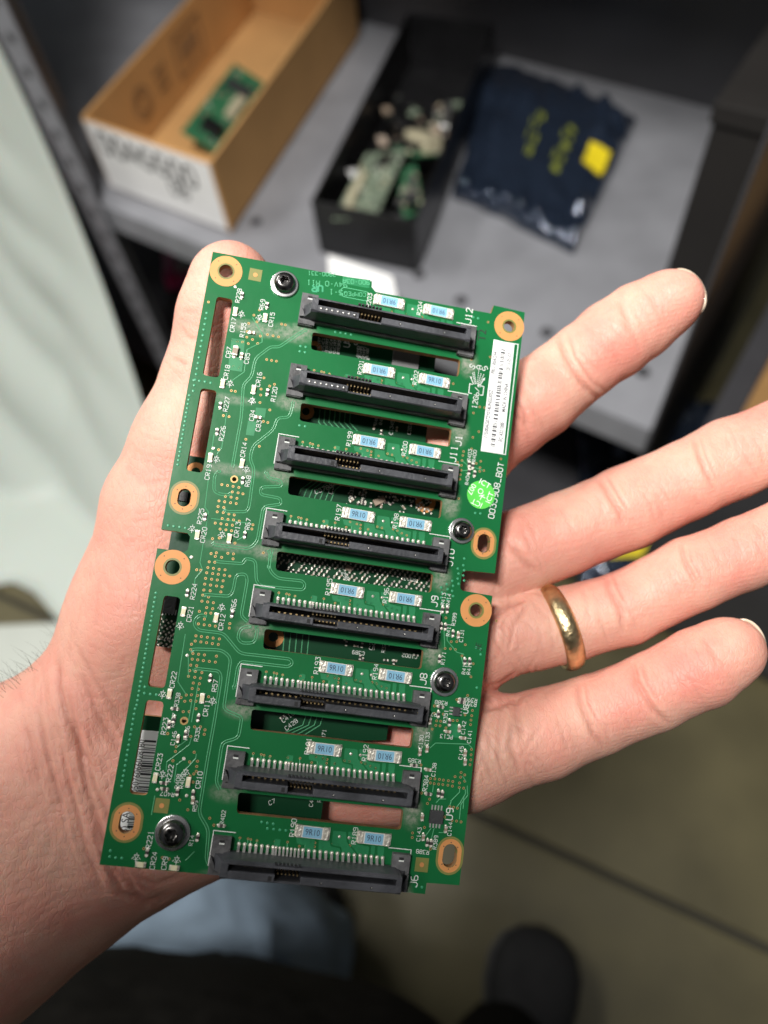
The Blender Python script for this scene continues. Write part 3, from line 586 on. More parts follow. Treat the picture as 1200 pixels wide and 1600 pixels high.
for row in [(2, 738, 315, 'J12'), (4, 722, 212, 'J11'), (4, 755, 122, 'J1'), (4, 700, 905, 'J10'), (6, 680, 170, 'J9'), (6, 605, 690, 'J8'), (8, 715, 1015, 'J6'), (8, 952, 565, 'U9')]: lab(*row, h=1.5)
lab(6, 890, 890, 'U8', 1.15)
stroke(mb, '0035908_BOT', q(4, 1007, 455), 1.35, 86, S_)
for (x, y, t, d) in ((762, 655, 'S', 60), (806, 660, 'A', 90), (846, 668, 'S', 120)): stroke(mb, t, q(2, x, y), 1.3, d - 0, S_, pen=.14)
stroke(mb, '12Gb/s', q(2, 788, 852), 1.15, 88, S_)
for P in ([(765, 775), (745, 770), (738, 832), (760, 836)], [(820, 785), (840, 790), (832, 848), (812, 845)], [(770, 772), (750, 725)], [(815, 780), (842, 735)], [(757, 735), (748, 724), (762, 728)], [(830, 742), (845, 732), (842, 748)]): mb.ribbon([q(2, *p) for p in P], .2, .09, S_)
for (a, b) in (((765, 700), (780, 770)), ((805, 685), (795, 770)), ((838, 710), (808, 775)), ((775, 695), (786, 765)), ((820, 705), (802, 770))):
    for i in range(7):
        t = i / 6; c = q(2, a[0] + (b[0] - a[0]) * t, a[1] + (b[1] - a[1]) * t); mb.prism(stadium(c[0], c[1], .14, .14, 8), .08, .1, S_)
for (n, x, y) in [(1, 330, 520), (1, 452, 543), (1, 255, 985), (1, 402, 1098), (3, 660, 30), (3, 420, 420), (3, 622, 488), (3, 258, 885), (3, 458, 925), (5, 350, 505), (5, 627, 383), (5, 232, 965), (5, 567, 1010), (7, 445, 430), (7, 600, 415), (7, 270, 985), (7, 540, 1003)]:
    u, v = q(n, x, y)                                    # diode symbol: triangle, bar, leads
    mb.ribbon([(u - .45, v - .5), (u + .45, v - .5), (u, v + .28)], .13, .09, S_, closed=True); mb.ribbon([(u - .5, v + .36), (u + .5, v + .36)], .13, .092, S_)
    mb.ribbon([(u, v - .95), (u, v - .57)], .13, .094, S_); mb.ribbon([(u, v + .42), (u, v + .9)], .13, .094, S_); mb.ribbon([(u + .5, v - .1), (u + .85, v + .3)], .12, .094, S_); mb.ribbon([(u - .5, v - .1), (u - .85, v + .3)], .12, .094, S_)
for k in range(1, 9):
    v = (k - 6) * PITCH
    if k > 2: mb.ribbon([(0, v + 7.0), (0, v), (4.6, v)], .19, .085, S_)
    mb.ribbon([(37.3, v), (42.3, v), (42.3, v + 1.2)], .19, .085, S_)
    for (a, b) in ((25.0, 16.0),): pass
for (n, x, y) in [(1, 290, 335), (3, 400, 345), (5, 425, 45), (5, 397, 703), (7, 588, 322), (7, 412, 530), (7, 607, 570), (3, 255, 1073), (6, 545, 905)]:
    c = q(n, x, y); mb.lathe(c[0], c[1], [(.36, .02), (.33, .1), (.02, .14)], M['solder'], 10)
mb.build('silkscreen_lettering', board, normals=False)['kind'] = 'stuff'
mb = MB(); e_ = M['etch']
stroke(mb, '11M 0-V46'[::-1][::-1] if False else '94V-0 M11', q(1, 905, 315), 1.15, 188 - 180 * 0, e_); stroke(mb, '5-1', q(1, 965, 372), 1.2, 188, e_)
stroke(mb, 'COMPEQ', q(1, 1092, 385), .95, 188, e_)
c = q(1, 1092, 385); mb.ribbon(rounded([(c[0] - 3.4, c[1] - 1.15), (c[0] + 3.4, c[1] - 1.15), (c[0] + 3.4, c[1] + 1.15), (c[0] - 3.4, c[1] + 1.15)], 1.1), .16, .09, e_, closed=True)
stroke(mb, 'UR', q(1, 840, 348), 1.5, 188, M['viagreen'], pen=.26); stroke(mb, '2900-331', q(1, 870, 250), .9, 188, e_)
stroke(mb, '900-03A', q(1, 1100, 303), 1.0, 188, e_)
mb.build('etched_lettering', board, normals=False)['kind'] = 'stuff'
mb = MB(); type_on(mb, 'T2', q(2, 830, 445), 2.8, 92, M['inkdark'], .09); type_on(mb, 'JE', q(6, 975, 470), 1.9, 80, M['inkdark'], .09); mb.build('stamp_lettering', board, normals=False)['kind'] = 'stuff'

# ---- labels
def zl(x, y): return bp(740 + x / 8, 520 + y / 8)
A, B, C_, D_ = zl(250, 85), zl(507, 148), zl(366, 1512), zl(88, 1473)
mb = MB(); mb.ribbon([zl(300, 108), zl(556, 146), zl(396, 1522), zl(92, 1474)], .22, .085, M['silk'], closed=True); mb.build('label_outline', board, normals=False)
mb = MB(); mb.prism([A, B, C_, D_], .095, .17, M['paper']); lbl = mb.build('product_label', board)
mb = MB(); a90 = 90
def along(fx, fy): return A * (1 - fx) * (1 - fy) + B * fx * (1 - fy) + C_ * fx * fy + D_ * (1 - fx) * fy
ang = math.degrees(math.atan2(-(A - D_)[1], (A - D_)[0]))
for (fx, fy, t, s) in ((.16, .67, '11S:00AG072Y014UN55305Z', 1.35), (.16, .2, 'FRU: 00AG941', 1.35), (.83, .81, 'EC 432108E', 1.35), (.83, .5, 'MADE IN CHINA', 1.35), (.83, .17, '2015-05-03', 1.35)): type_on(mb, t, along(fx, fy), s, ang, M['ink'], .178, sx=.72, bold=.022)
mb.build('label_lettering', lbl, normals=False)
def barcode(mb, p0, p1, half, m, w, n=70, seed=3):
    rr = random.Random(seed); d = np.array(p1) - np.array(p0); L = np.linalg.norm(d); d /= L; nn = np.array([-d[1], d[0]]); t = 0
    while t < L - .5:
        wd = rr.choice((.16, .16, .3, .45)); a, b = p0 + d * t, p0 + d * min(L, t + wd); mb.poly([a + nn * half, b + nn * half, b - nn * half, a - nn * half], w, m); t += wd + rr.choice((.18, .2, .34, .5))
mb = MB(); barcode(mb, along(.5, .95), along(.5, .05), .55, M['ink'], .176); mb.build('barcode', lbl, normals=False)
c = q(4, 905, 485); mb = MB(); mb.prism(stadium(c[0], c[1], 3.35, 3.35, 48), .1, .17, M['sticker']); stk = mb.build('round_sticker', board)
mb = MB()
for (x, y, t, s, d) in ((930, 412, 'ICT', 1.9, -22), (905, 480, 'OK', 1.9, -68), (842, 447, '007', 1.8, 68 + 180), (965, 505, 'ICT', 1.8, 75), (878, 540, 'ICT', 1.8, 162)): type_on(mb, t, q(4, x, y), s, d, M['stickerink'], .18)
mb.build('sticker_lettering', stk, normals=False)

# ---- the rear board behind it
RW = -8.0
def r8(px, py): return bp(px, py, RW)
rear_out = [(-5, -88), (34.8, -88), (35.2, -50), (45, -47), (47, -46), (47, 3), (35.2, 4), (35.2, 13.5), (22.8, 15), (22.8, 41), (-20.5, 41), (-20.5, 14.2), (-9.5, 14.2), (-9.5, -.9), (-20.5, -.9), (-20.5, -44.8), (-9.5, -44.8), (-5, -60)]
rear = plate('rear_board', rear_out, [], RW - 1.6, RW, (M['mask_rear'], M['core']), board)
def rbox(c, hu, hv, h, m, rot=0, name='rear_chip'):
    b = MB(); b.box(c[0] - hu, c[0] + hu, c[1] - hv, c[1] + hv, RW, RW + h, m, rot); return b.build(name, rear)
rbox(r8(634, 558), 3.3, 3.2, 1.0, M['chipgrey']); rbox(r8(262, 945), 1.9, 1.9, 1.2, M['chip']); rbox(r8(286, 776), 1.1, 1.1, .7, M['chip']); rbox(r8(592, 783), 1.4, .75, .9, M['cap'], -.6, 'rear_capacitor'); rbox(r8(545, 888), .8, .6, .7, M['cap'], .4, 'rear_capacitor')
mf = MB(); mi_ = MB()
def slot_pts(k, n, f):
    v0 = (k - 6) * PITCH
    for _ in range(n):
        u = random.uniform(4.5, 39); v = v0 + random.uniform(8.0, 14.0)
        f(u * 1.03 - .2, v * 1.02)
def tiny(u, v, rot, L=.9, W=.45):
    mf.box(u - W / 2, u + W / 2, v - L / 2, v + L / 2, RW, RW + .35, random.choice((M['res'], M['cap'], M['res'])), rot)
    cs, sn = math.cos(rot), math.sin(rot)
    for s in (-1, 1):
        d = s * L / 2; mf.box(u - W / 2 - d * sn - .02, u + W / 2 - d * sn, v + d * cs - .15, v + d * cs + .15, RW, RW + .38, M['solder'], rot, (u - d * sn, v + d * cs))
v0 = -2 * PITCH                                            # slanted array of capacitors in the fourth slot
for i in range(34):
    for j in range(9):
        if random.random() < .82: tiny(4 + i * 1.2 - j * .55, (v0 + 7.6 + j * .85 + i * .05) * 1.02, .75, .75, .35)
def f3(u, v):
    if u > 18: tiny(u, v, random.choice((0, .8, -.8, 1.57)))
slot_pts(3, 90, f3)
def f1(u, v):
    if 23 < u < 34: tiny(u, v, 0)
slot_pts(1, 18, f1)
slot_pts(2, 16, lambda u, v: tiny(u, v, 0) if 19 < u < 30 else None)
slot_pts(5, 26, lambda u, v: tiny(u, v, random.choice((0, 1.57))) if u > 22 else None)
slot_pts(6, 10, lambda u, v: tiny(u, v, .9) if 10 < u < 16 else None)
for i in range(5):
    c = r8(255 + i * 5, 955); mf.box(c[0] - .13, c[0] + .13, c[1] - .3, c[1] + .9, RW, RW + .3, M['tin'])
for i in range(4):
    for j in range(5):
        c = r8(250 + i * 8 - j * 2, 968 + j * 9 + i * 2); tiny(c[0], c[1], .9, .8, .4)
mf.build('component_field', rear)['kind'] = 'stuff'
for i in range(6):                                         # designator block beside the first slot
    for j in range(4):
        c = r8(499 + i * 6.2 + j * -.6, 531 + j * 7.2 + i * .9); stroke(mi_, random.choice(('R3', 'C4', 'R7', 'C1')), c, .62, 90, M['silk'], RW + .05, .2)
for (p, t, h, d) in (((542, 535), 'U8', 1.5, 90), ((567, 545), 'R330', .8, 180), ((567, 549), 'R332', .8, 180), ((566, 556), 'R338', .8, 180), ((568, 560), 'R337', .8, 180), ((556, 535), 'C', 1.2, 180), ((588, 655), 'R464', .8, 90), ((596, 655), 'R464', .8, 90), ((612, 668), 'C1345', .8, 90), ((640, 670), 'C207', .8, 90), ((600, 683), 'R482', .8, 180),
                     ((503, 765), 'C378', 1.0, 30), ((518, 760), 'C380', 1.0, 90), ((549, 770), 'R331', .8, 90), ((569, 772), 'R321', .8, 90), ((538, 897), 'C298', .9, -50), ((450, 1120), 'C418', .9, 45), ((455, 1132), 'C428', .9, 45), ((506, 1147), 'R71', .8, 90), ((582, 1005), 'U25', 1.2, 270), ((560, 1020), 'C389', .8, 180), ((600, 1010), 'R321', .8, 90), ((640, 1025), 'C1002', .8, 180), ((447, 740), 'C', 1.2, 20), ((256, 997), 'R777', .8, 180), ((500, 1243), 'R475', .8, 90), ((487, 1250), 'C427', .8, 90), ((425, 1253), 'C7', .9, 30), ((640, 905), 'R313', .8, 180)):
    stroke(mi_, t, r8(*p), h, d, M['silk'], RW + .05)
mi_.build('rear_lettering', rear, normals=False)['kind'] = 'stuff'
mt = MB()
for i in range(5):
    x = 446 + i * 9.5; mt.ribbon([r8(x, 975 + i), r8(x - 4, 1018 + i)], .22, RW + .01, M['trace'], ridge=.06)
for i in range(4):
    mt.ribbon([r8(505 - i * 9, 1118), r8(500 - i * 9, 1133), r8(470 - i * 14, 1152)], .22, RW + .01, M['trace'], ridge=.06)
for i in range(7):
    mt.ribbon([r8(500 + i * 8, 640), r8(498 + i * 8, 660), r8(515 + i * 8, 678)], .2, RW + .01, M['trace'], ridge=.06)
    mt.ribbon([r8(460 + i * 9, 790), r8(470 + i * 9, 765), r8(490 + i * 9, 750)], .2, RW + .01, M['trace'], ridge=.06)
mt.build('rear_trace', rear, normals=False)['kind'] = 'stuff'
for (p, r) in (((427, 995), 2.4), ((306, 737), 2.2), ((490, 545), 2.0), ((478, 643), 2.0), ((665, 785), 2.5)):
    c = r8(*p); b = MB(); b.ring(stadium(c[0], c[1], r, r), stadium(c[0], c[1], r * .45, r * .45), RW + .05, M['gold']); b.build('rear_pad', rear)
# labels on the rear board, seen through the lower left slot and the oblong hole
P4 = [r8(*p) for p in ((214, 1140), (252, 1143), (236, 1262), (196, 1258))]
b = MB(); b.prism(P4, RW + .02, RW + .1, M['paper']); o = b.build('serial_label', rear)
ang2 = math.degrees(math.atan2(-(P4[0] - P4[3])[1], (P4[0] - P4[3])[0]))
b = MB(); type_on(b, '0050760660281B0', r8(216, 1200), 2.05, ang2, M['ink'], RW + .11, sx=.78); b.build('serial_lettering', o, normals=False)
b = MB(); barcode(b, r8(224, 1243), r8(236, 1152), 1.25, M['ink'], RW + .11, seed=9); b.build('barcode', o, normals=False)
P5 = [r8(*p) for p in ((186, 1262), (214, 1264), (208, 1306), (180, 1304))]
b = MB(); b.prism(P5, RW + .03, RW + .12, M['paper']); o = b.build('port_label', rear)
b = MB(); type_on(b, '(S) SAS', r8(196, 1284), 2.2, ang2, M['ink'], RW + .13, sx=.9); barcode(b, r8(204, 1302), r8(208, 1270), .8, M['ink'], RW + .13, seed=4); b.build('port_lettering', o, normals=False)
# ================================================================== PERSON (hand, clothes, shoes)
person = empty('person', (0, -0.1, 0))
tag(person, 'person in dark fleece top and pale jeans holding the board on an open palm', 'person')
def skin_material():
    m, N, L, P = nt('skin')
    tc = N.new('ShaderNodeTexCoord'); at_ = N.new('ShaderNodeVertexColor'); at_.layer_name = 'flush'
    sep = N.new('ShaderNodeSeparateColor'); L.new(at_.outputs['Color'], sep.inputs[0])
    n = N.new('ShaderNodeTexNoise'); n.inputs['Scale'].default_value = 70; n.inputs['Detail'].default_value = 6; L.new(tc.outputs['Object'], n.inputs['Vector'])
    n3 = N.new('ShaderNodeTexNoise'); n3.inputs['Scale'].default_value = 420; n3.inputs['Detail'].default_value = 4; L.new(tc.outputs['Object'], n3.inputs['Vector'])
    a = N.new('ShaderNodeMath'); a.operation = 'MULTIPLY_ADD'; a.inputs[1].default_value = 1.5; L.new(n.outputs['Fac'], a.inputs[0]); L.new(sep.outputs[0], a.inputs[2])
    a2 = N.new('ShaderNodeMath'); a2.operation = 'MULTIPLY_ADD'; a2.inputs[1].default_value = .35; L.new(n3.outputs['Fac'], a2.inputs[0]); L.new(a.outputs[0], a2.inputs[2])
    mr = N.new('ShaderNodeMapRange'); mr.inputs[1].default_value = .5; mr.inputs[2].default_value = 1.78; L.new(a2.outputs[0], mr.inputs[0])
    mx = N.new('ShaderNodeMix'); mx.data_type = 'RGBA'; mx.inputs[6].default_value = (0.71, 0.43, 0.325, 1); mx.inputs[7].default_value = (0.66, 0.215, 0.17, 1)
    L.new(mr.outputs[0], mx.inputs[0]); 
    cr = N.new('ShaderNodeMix'); cr.data_type = 'RGBA'; cr.inputs[7].default_value = (0.40, 0.13, 0.09, 1)      # darker red tone along the creases
    L.new(sep.outputs[1], cr.inputs[0]); L.new(mx.outputs[2], cr.inputs[6]); L.new(cr.outputs[2], P.inputs['Base Color'])
    P.inputs['Roughness'].default_value = .5; P.inputs['Specular IOR Level'].default_value = .38
    P.inputs['Subsurface Weight'].default_value = .35; P.inputs['Subsurface Radius'].default_value = (1, .32, .18); P.inputs['Subsurface Scale'].default_value = .0026
    # ridges of the palm print and the fine cells of the skin
    w = N.new('ShaderNodeTexWave'); w.wave_type = 'RINGS'; w.inputs['Scale'].default_value = 260; w.inputs['Distortion'].default_value = 9; w.inputs['Detail'].default_value = 2; w.inputs['Detail Scale'].default_value = .35
    L.new(tc.outputs['Object'], w.inputs['Vector'])
    v = N.new('ShaderNodeTexVoronoi'); v.feature = 'DISTANCE_TO_EDGE'; v.inputs['Scale'].default_value = 700
    mp = N.new('ShaderNodeMapping'); mp.inputs['Scale'].default_value = (1.5, .7, 1); L.new(tc.outputs['Object'], mp.inputs['Vector']); L.new(mp.outputs[0], v.inputs['Vector'])
    vm = N.new('ShaderNodeMath'); vm.operation = 'MINIMUM'; vm.inputs[1].default_value = .12; L.new(v.outputs['Distance'], vm.inputs[0])
    h = N.new('ShaderNodeMath'); h.operation = 'MULTIPLY_ADD'; h.inputs[1].default_value = 3.5; L.new(vm.outputs[0], h.inputs[0])
    wm = N.new('ShaderNodeMath'); wm.operation = 'MULTIPLY'; wm.inputs[1].default_value = .22; L.new(w.outputs['Fac'], wm.inputs[0]); L.new(wm.outputs[0], h.inputs[2])
    h2 = N.new('ShaderNodeMath'); h2.operation = 'ADD'; L.new(h.outputs[0], h2.inputs[0]); L.new(n3.outputs['Fac'], h2.inputs[1])
    b = N.new('ShaderNodeBump'); b.inputs['Strength'].default_value = .42; b.inputs['Distance'].default_value = .00028
    L.new(h2.outputs[0], b.inputs['Height']); L.new(b.outputs['Normal'], P.inputs['Normal'])
    return m
M['skin'] = skin_material()
M['nail'] = mat('nail', (0.76, 0.62, 0.47), .3, spec=.5, coat=.3)

def cam3(px, py, z): return np.array([(px - 600) / FPX * z, (py - 800) / FPX * z, z])
def chain(*pts): return [(cam3(x, y, z), r) for (x, y, z, r) in pts]
def sd_chain(p, ch, k=1.2):
    d = None
    for (a, ra), (b, rb) in zip(ch[:-1], ch[1:]):
        ba = b - a; t = np.clip(((p - a) @ ba) / (ba @ ba), 0, 1)
        e = np.linalg.norm(p - a - t[:, None] * ba, axis=1) - (ra + (rb - ra) * t)
        d = e if d is None else smin(d, e, k)
    return d
def smin(a, b, k):
    h = np.clip(k - np.abs(a - b), 0, None) / k
    return np.minimum(a, b) - h * h * k * .25
F_INDEX = chain((700, 720, 194, 12), (790, 655, 195, 11.4), (842, 621, 195, 10.7), (912, 565, 196, 10.0), (956, 532, 196, 10.5), (1000, 502, 195, 10.0), (1040, 476, 193, 8.7), (1054, 467, 192, 7.4))
F_MID = chain((690, 915, 190, 12), (803, 865, 191, 10.9), (880, 834, 192, 10.6), (976, 795, 193, 11.0), (1070, 752, 192, 10.3), (1142, 716, 192, 10.6), (1230, 682, 190, 10.1), (1315, 650, 187, 8))
F_RING = chain((700, 1010, 186, 12), (830, 985, 187, 10.0), (885, 977, 187, 9.4), (975, 951, 186.5, 9.2), (1079, 897, 185, 9.3), (1158, 866, 184, 9.1), (1250, 828, 182, 8.9), (1330, 792, 181, 7.6))
F_LITTLE = chain((720, 1180, 180, 12), (850, 1146, 181, 10.8), (925, 1118, 181, 9.6), (1017, 1082, 179, 9.2), (1095, 1043, 177, 9.4), (1134, 1021, 176, 8.4), (1145, 1015, 175.5, 7.4))
F_THUMB = chain((244, 960, 190, 19.5), (270, 800, 188, 16.5), (302, 700, 187, 14.6), (342, 585, 187, 12.4), (353, 500, 185, 11.2), (361, 446, 184, 10.2))
PALM = [chain((156, 1125, 190, 18), (244, 960, 190, 19.5)), chain((225, 1220, 190, 16), (700, 720, 195, 13)), chain((225, 1220, 190, 16), (690, 915, 193, 13.5)), chain((225, 1220, 190, 16), (700, 1010, 190, 13.5)),
        chain((244, 1275, 190, 18), (470, 1215, 188, 17), (720, 1180, 184, 12.5)), chain((300, 900, 192, 17), (640, 800, 195, 12)),
        chain((156, 1125, 190, 18), (-115, 1258, 188, 22), (-330, 1365, 186, 27)), chain((244, 1275, 190, 18), (-5, 1442, 188, 22), (-190, 1580, 186, 27)), chain((200, 1200, 190, 18), (-60, 1350, 188, 23))]
FING = [F_INDEX, F_MID, F_RING, F_LITTLE]
def sdf(p):
    pal = None
    for c in PALM:
        e = sd_chain(p, c, 3); pal = e if pal is None else smin(pal, e, 9)
    pal = smin(pal, sd_chain(p, F_THUMB, 4), 9)
    d = None
    for c in FING:
        e = smin(pal, sd_chain(p, c), 6.5); d = e if d is None else smin(d, e, .6)
    return d
def sdf_b(p, step=200000): return np.concatenate([sdf(p[i:i + step]) for i in range(0, len(p), step)])
lo, hi, hs = np.array([-112., -76., 150.]), np.array([132., 140., 226.]), 1.0
def axes(st): return [lo[i] + st * np.arange(int((hi[i] - lo[i]) / st) + 1) for i in range(3)]
ca_ = axes(4.0); Gc = np.stack(np.meshgrid(*ca_, indexing='ij'), -1); Dc = sdf_b(Gc.reshape(-1, 3)).reshape(Gc.shape[:3])
fa = axes(hs); nx, ny, nz = (len(a) for a in fa)
ii = [np.minimum(np.round((a - lo[i]) / 4.0).astype(int), Dc.shape[i] - 1) for i, a in enumerate(fa)]
D = Dc[np.ix_(*ii)].copy(); near = np.argwhere(np.abs(D) < 5.5)
D[tuple(near.T)] = sdf_b(near * hs + lo)
# surface nets: one vertex in every cell the surface crosses
ins = D < 0
cell = np.zeros((nx - 1, ny - 1, nz - 1), int)
for i in (0, 1):
    for j in (0, 1):
        for k in (0, 1): cell += ins[i:nx - 1 + i, j:ny - 1 + j, k:nz - 1 + k]
act = (cell > 0) & (cell < 8); idx = -np.ones(act.shape, int); idx[act] = np.arange(act.sum())
V = np.argwhere(act) * hs + lo + hs / 2
def grad(p, e=.25):
    g = np.stack([sdf_b(p + np.eye(3)[i] * e) - sdf_b(p - np.eye(3)[i] * e) for i in range(3)], 1) / (2 * e)
    return g / (np.linalg.norm(g, axis=1, keepdims=True) + 1e-9)
def project(V, it):
    for _ in range(it): V = V - grad(V) * np.clip(sdf_b(V), -1, 1)[:, None] * .9
    return V
V = project(V, 2)
F = []
for ax in range(3):
    o = [0, 1, 2]; o.remove(ax); b, c = o
    sl0 = [slice(None)] * 3; sl1 = [slice(None)] * 3; sl0[ax] = slice(0, -1); sl1[ax] = slice(1, None)
    cr = np.argwhere(ins[tuple(sl0)] != ins[tuple(sl1)]); cr = cr[(cr[:, b] > 0) & (cr[:, c] > 0) & (cr[:, b] < ins.shape[b] - 1) & (cr[:, c] < ins.shape[c] - 1)]
    def cid(db, dc):
        k = cr.copy(); k[:, b] -= db; k[:, c] -= dc; return idx[k[:, 0], k[:, 1], k[:, 2]]
    quad = np.stack([cid(0, 0), cid(1, 0), cid(1, 1), cid(0, 1)], 1); F.append(quad[(quad >= 0).all(1)])
F = np.concatenate(F)
me = bpy.data.meshes.new('hand'); me.from_pydata(V.tolist(), [], F.tolist())
bm = bmesh.new(); bm.from_mesh(me); bmesh.ops.recalc_face_normals(bm, faces=bm.faces); bm.to_mesh(me); bm.free()
tmp = link('tmp', me); tmp.modifiers.new('s', 'SUBSURF').levels = 1
me2 = bpy.data.meshes.new_from_object(tmp.evaluated_get(bpy.context.evaluated_depsgraph_get())); bpy.data.objects.remove(tmp)
nv = len(me2.vertices); co = np.zeros(nv * 3); me2.vertices.foreach_get('co', co); co = co.reshape(-1, 3)
co = project(co, 1)
nrm = grad(co)
pix = np.stack([600 + FPX * co[:, 0] / co[:, 2], 800 + FPX * co[:, 1] / co[:, 2]], 1)
front_f = np.clip(-nrm[:, 2] * 2 + .15, 0, 1)
def poly_dist(P):
    d = np.full(nv, 1e9); tt = np.zeros(nv); P = [np.array(p, float) for p in P]; n = len(P) - 1
    for i in range(n):
        ba = P[i + 1] - P[i]; t = np.clip(((pix - P[i]) @ ba) / (ba @ ba), 0, 1); e = np.linalg.norm(pix - P[i] - t[:, None] * ba, axis=1)
        m = e < d; d[m] = e[m]; tt[m] = (i + t[m]) / n
    return d, tt
def z3(x, y): return (700 + x / 2.4, 380 + y / 2.4)
def z4(x, y): return (700 + x / 2.4, 800 + y / 2.4)
def z6(x, y): return (x / 2.4615, 950 + y / 2.4615)
def z5(x, y): return (x / 2.4625, 350 + y / 2.4625)
CR = [  # polyline, depth mm, half width px, tone
    ([z3(405, 345), z3(440, 420), z3(500, 520), z3(560, 590)], .55, 4, .5), ([z3(450, 330), z3(480, 420), z3(545, 520), z3(590, 560)], .3, 3, .3), ([z3(235, 560), z3(285, 620), z3(300, 690)], .4, 4, .4), ([z3(235, 625), z3(320, 700)], .3, 4, .3),
    ([z3(640, 180), z3(660, 260), z3(720, 400)], .28, 4, .2), ([z3(560, 885), z3(590, 920), z3(640, 1000), z3(660, 1050)], .5, 4, .45), ([z3(595, 870), z3(625, 920), z3(680, 1010)], .35, 3, .35), ([z3(920, 730), z3(945, 800), z3(1000, 930)], .5, 4, .4), ([z3(945, 725), z3(970, 800), z3(1010, 900)], .3, 3, .3),
    ([z4(230, 110), z4(280, 180), z4(330, 230)], .5, 5, .4), ([z4(580, 225), z4(605, 290), z4(650, 370), z4(655, 450)], .45, 4, .4), ([z4(612, 220), z4(640, 290), z4(670, 350)], .3, 3, .3), ([z4(870, 120), z4(890, 190), z4(940, 280)], .5, 4, .4), ([z4(900, 130), z4(920, 190), z4(960, 260)], .3, 3, .25),
    ([z4(485, 640), z4(500, 720), z4(545, 830), z4(590, 890)], .5, 4, .4), ([z4(515, 640), z4(530, 720), z4(570, 800)], .3, 3, .25), ([z4(690, 560), z4(710, 640), z4(770, 740), z4(830, 800)], .5, 4, .4), ([z4(725, 560), z4(750, 640), z4(800, 720)], .3, 3, .25), ([z4(255, 690), z4(258, 760), z4(275, 850)], .5, 6, .3),
    ([z4(295, 325), z4(230, 350), z4(150, 420)], .6, 4, .5), ([z4(305, 340), z4(250, 420), z4(225, 520)], .3, 3, .3), ([z4(330, 640), z4(260, 700), z4(180, 730), z4(120, 740)], .5, 5, .4), ([z4(180, 380), z4(175, 480), z4(215, 550)], .25, 3, .25), ([z4(260, 600), z4(200, 640), z4(130, 660)], .3, 3, .2), ([z4(240, 780), z4(235, 880), z4(270, 980)], .35, 4, .3),
    ([z4(200, 700), z4(190, 850), z4(200, 990)], .25, 3, .2), ([z4(140, 820), z4(190, 920), z4(230, 980)], .2, 3, .2), ([z4(120, 880), z4(150, 960), z4(170, 1020)], .25, 3, .25),
    ([z6(225, 195), z6(228, 300), z6(262, 430), z6(320, 560), z6(380, 640)], .9, 5, .55), ([z6(265, 330), z6(300, 500), z6(335, 700), z6(390, 860), z6(450, 1010), z6(560, 1130)], .9, 6, .5), ([z6(140, 380), z6(170, 520), z6(220, 700), z6(250, 800)], .6, 6, .4), ([z6(245, 560), z6(290, 760), z6(330, 930), z6(400, 1080)], .5, 5, .35),
    ([z6(90, 420), z6(130, 560), z6(165, 700)], .4, 6, .3), ([z6(330, 560), z6(370, 700), z6(430, 830), z6(480, 900)], .7, 5, .45), ([z6(400, 960), z6(470, 1090), z6(560, 1130), z6(640, 1100)], .6, 5, .4), ([z6(320, 260), z6(370, 400), z6(430, 500), z6(470, 560)], .5, 5, .4), ([z6(280, 120), z6(380, 300), z6(470, 420)], .3, 4, .25),
    ([z6(520, 1030), z6(600, 1060), z6(700, 1030)], .4, 4, .3), ([z6(460, 980), z6(520, 1060), z6(600, 1090)], .3, 4, .3),
    ([z5(690, 400), z5(730, 440), z5(760, 440)], .3, 4, .25), ([z5(665, 515), z5(720, 545)], .35, 4, .3), ([z5(480, 940), z5(560, 1000), z5(640, 990)], .25, 5, .15), ([z5(700, 330), z5(750, 345)], .2, 3, .2)]
def shifted(P, dx, dy, j): return [(x + dx + hr0.uniform(-j, j), y + dy + hr0.uniform(-j, j)) for x, y in P]
hr0 = random.Random(12)
for (P, dep, hw, tn) in list(CR[27:36]):
    for s in (-26, -13, 12, 24): CR.append((shifted(P[hr0.randint(0, 1):], s, s * .2, 4), .16, 2.6, .14))
for ch in FING:                                   # fine cross lines on the pads
    for (c0, r0), (c1, r1) in zip(ch[1:-2], ch[2:-1]):
        for k in range(4):
            t = hr0.random(); c = c0 + (c1 - c0) * t; pc = np.array([600 + FPX * c[0] / c[2], 800 + FPX * c[1] / c[2]]); a = (c1 - c0)[:2]; a = a / np.linalg.norm(a); n_ = np.array([-a[1], a[0]]); o_ = hr0.uniform(-30, 30); l_ = hr0.uniform(10, 30); sl = hr0.uniform(-.25, .25)
            CR.append(([tuple(pc + n_ * (o_ - l_)), tuple(pc + n_ * o_ + a * 3), tuple(pc + n_ * (o_ + l_) + a * l_ * sl)], .12, 2.6, .12))
for k in range(46):                               # crossed fine lines of the palm
    x, y = hr0.uniform(735, 850), hr0.uniform(930, 1220); an = hr0.choice((.9, 1.9)) + hr0.uniform(-.3, .3); l_ = hr0.uniform(14, 40); d_ = np.array([math.cos(an), math.sin(an)]) * l_
    CR.append(([(x - d_[0], y - d_[1]), (x + hr0.uniform(-3, 3), y + hr0.uniform(-3, 3)), (x + d_[0], y + d_[1])], .11, 2.4, .12))
for k in range(50):
    x, y = hr0.uniform(20, 260), hr0.uniform(800, 1330); an = 1.35 + hr0.uniform(-.5, .5); l_ = hr0.uniform(14, 50); d_ = np.array([math.cos(an), math.sin(an)]) * l_
    CR.append(([(x - d_[0], y - d_[1]), (x + hr0.uniform(-4, 4), y), (x + d_[0], y + d_[1])], .10, 2.8, .10))
disp = np.zeros(nv); tone = np.zeros(nv)
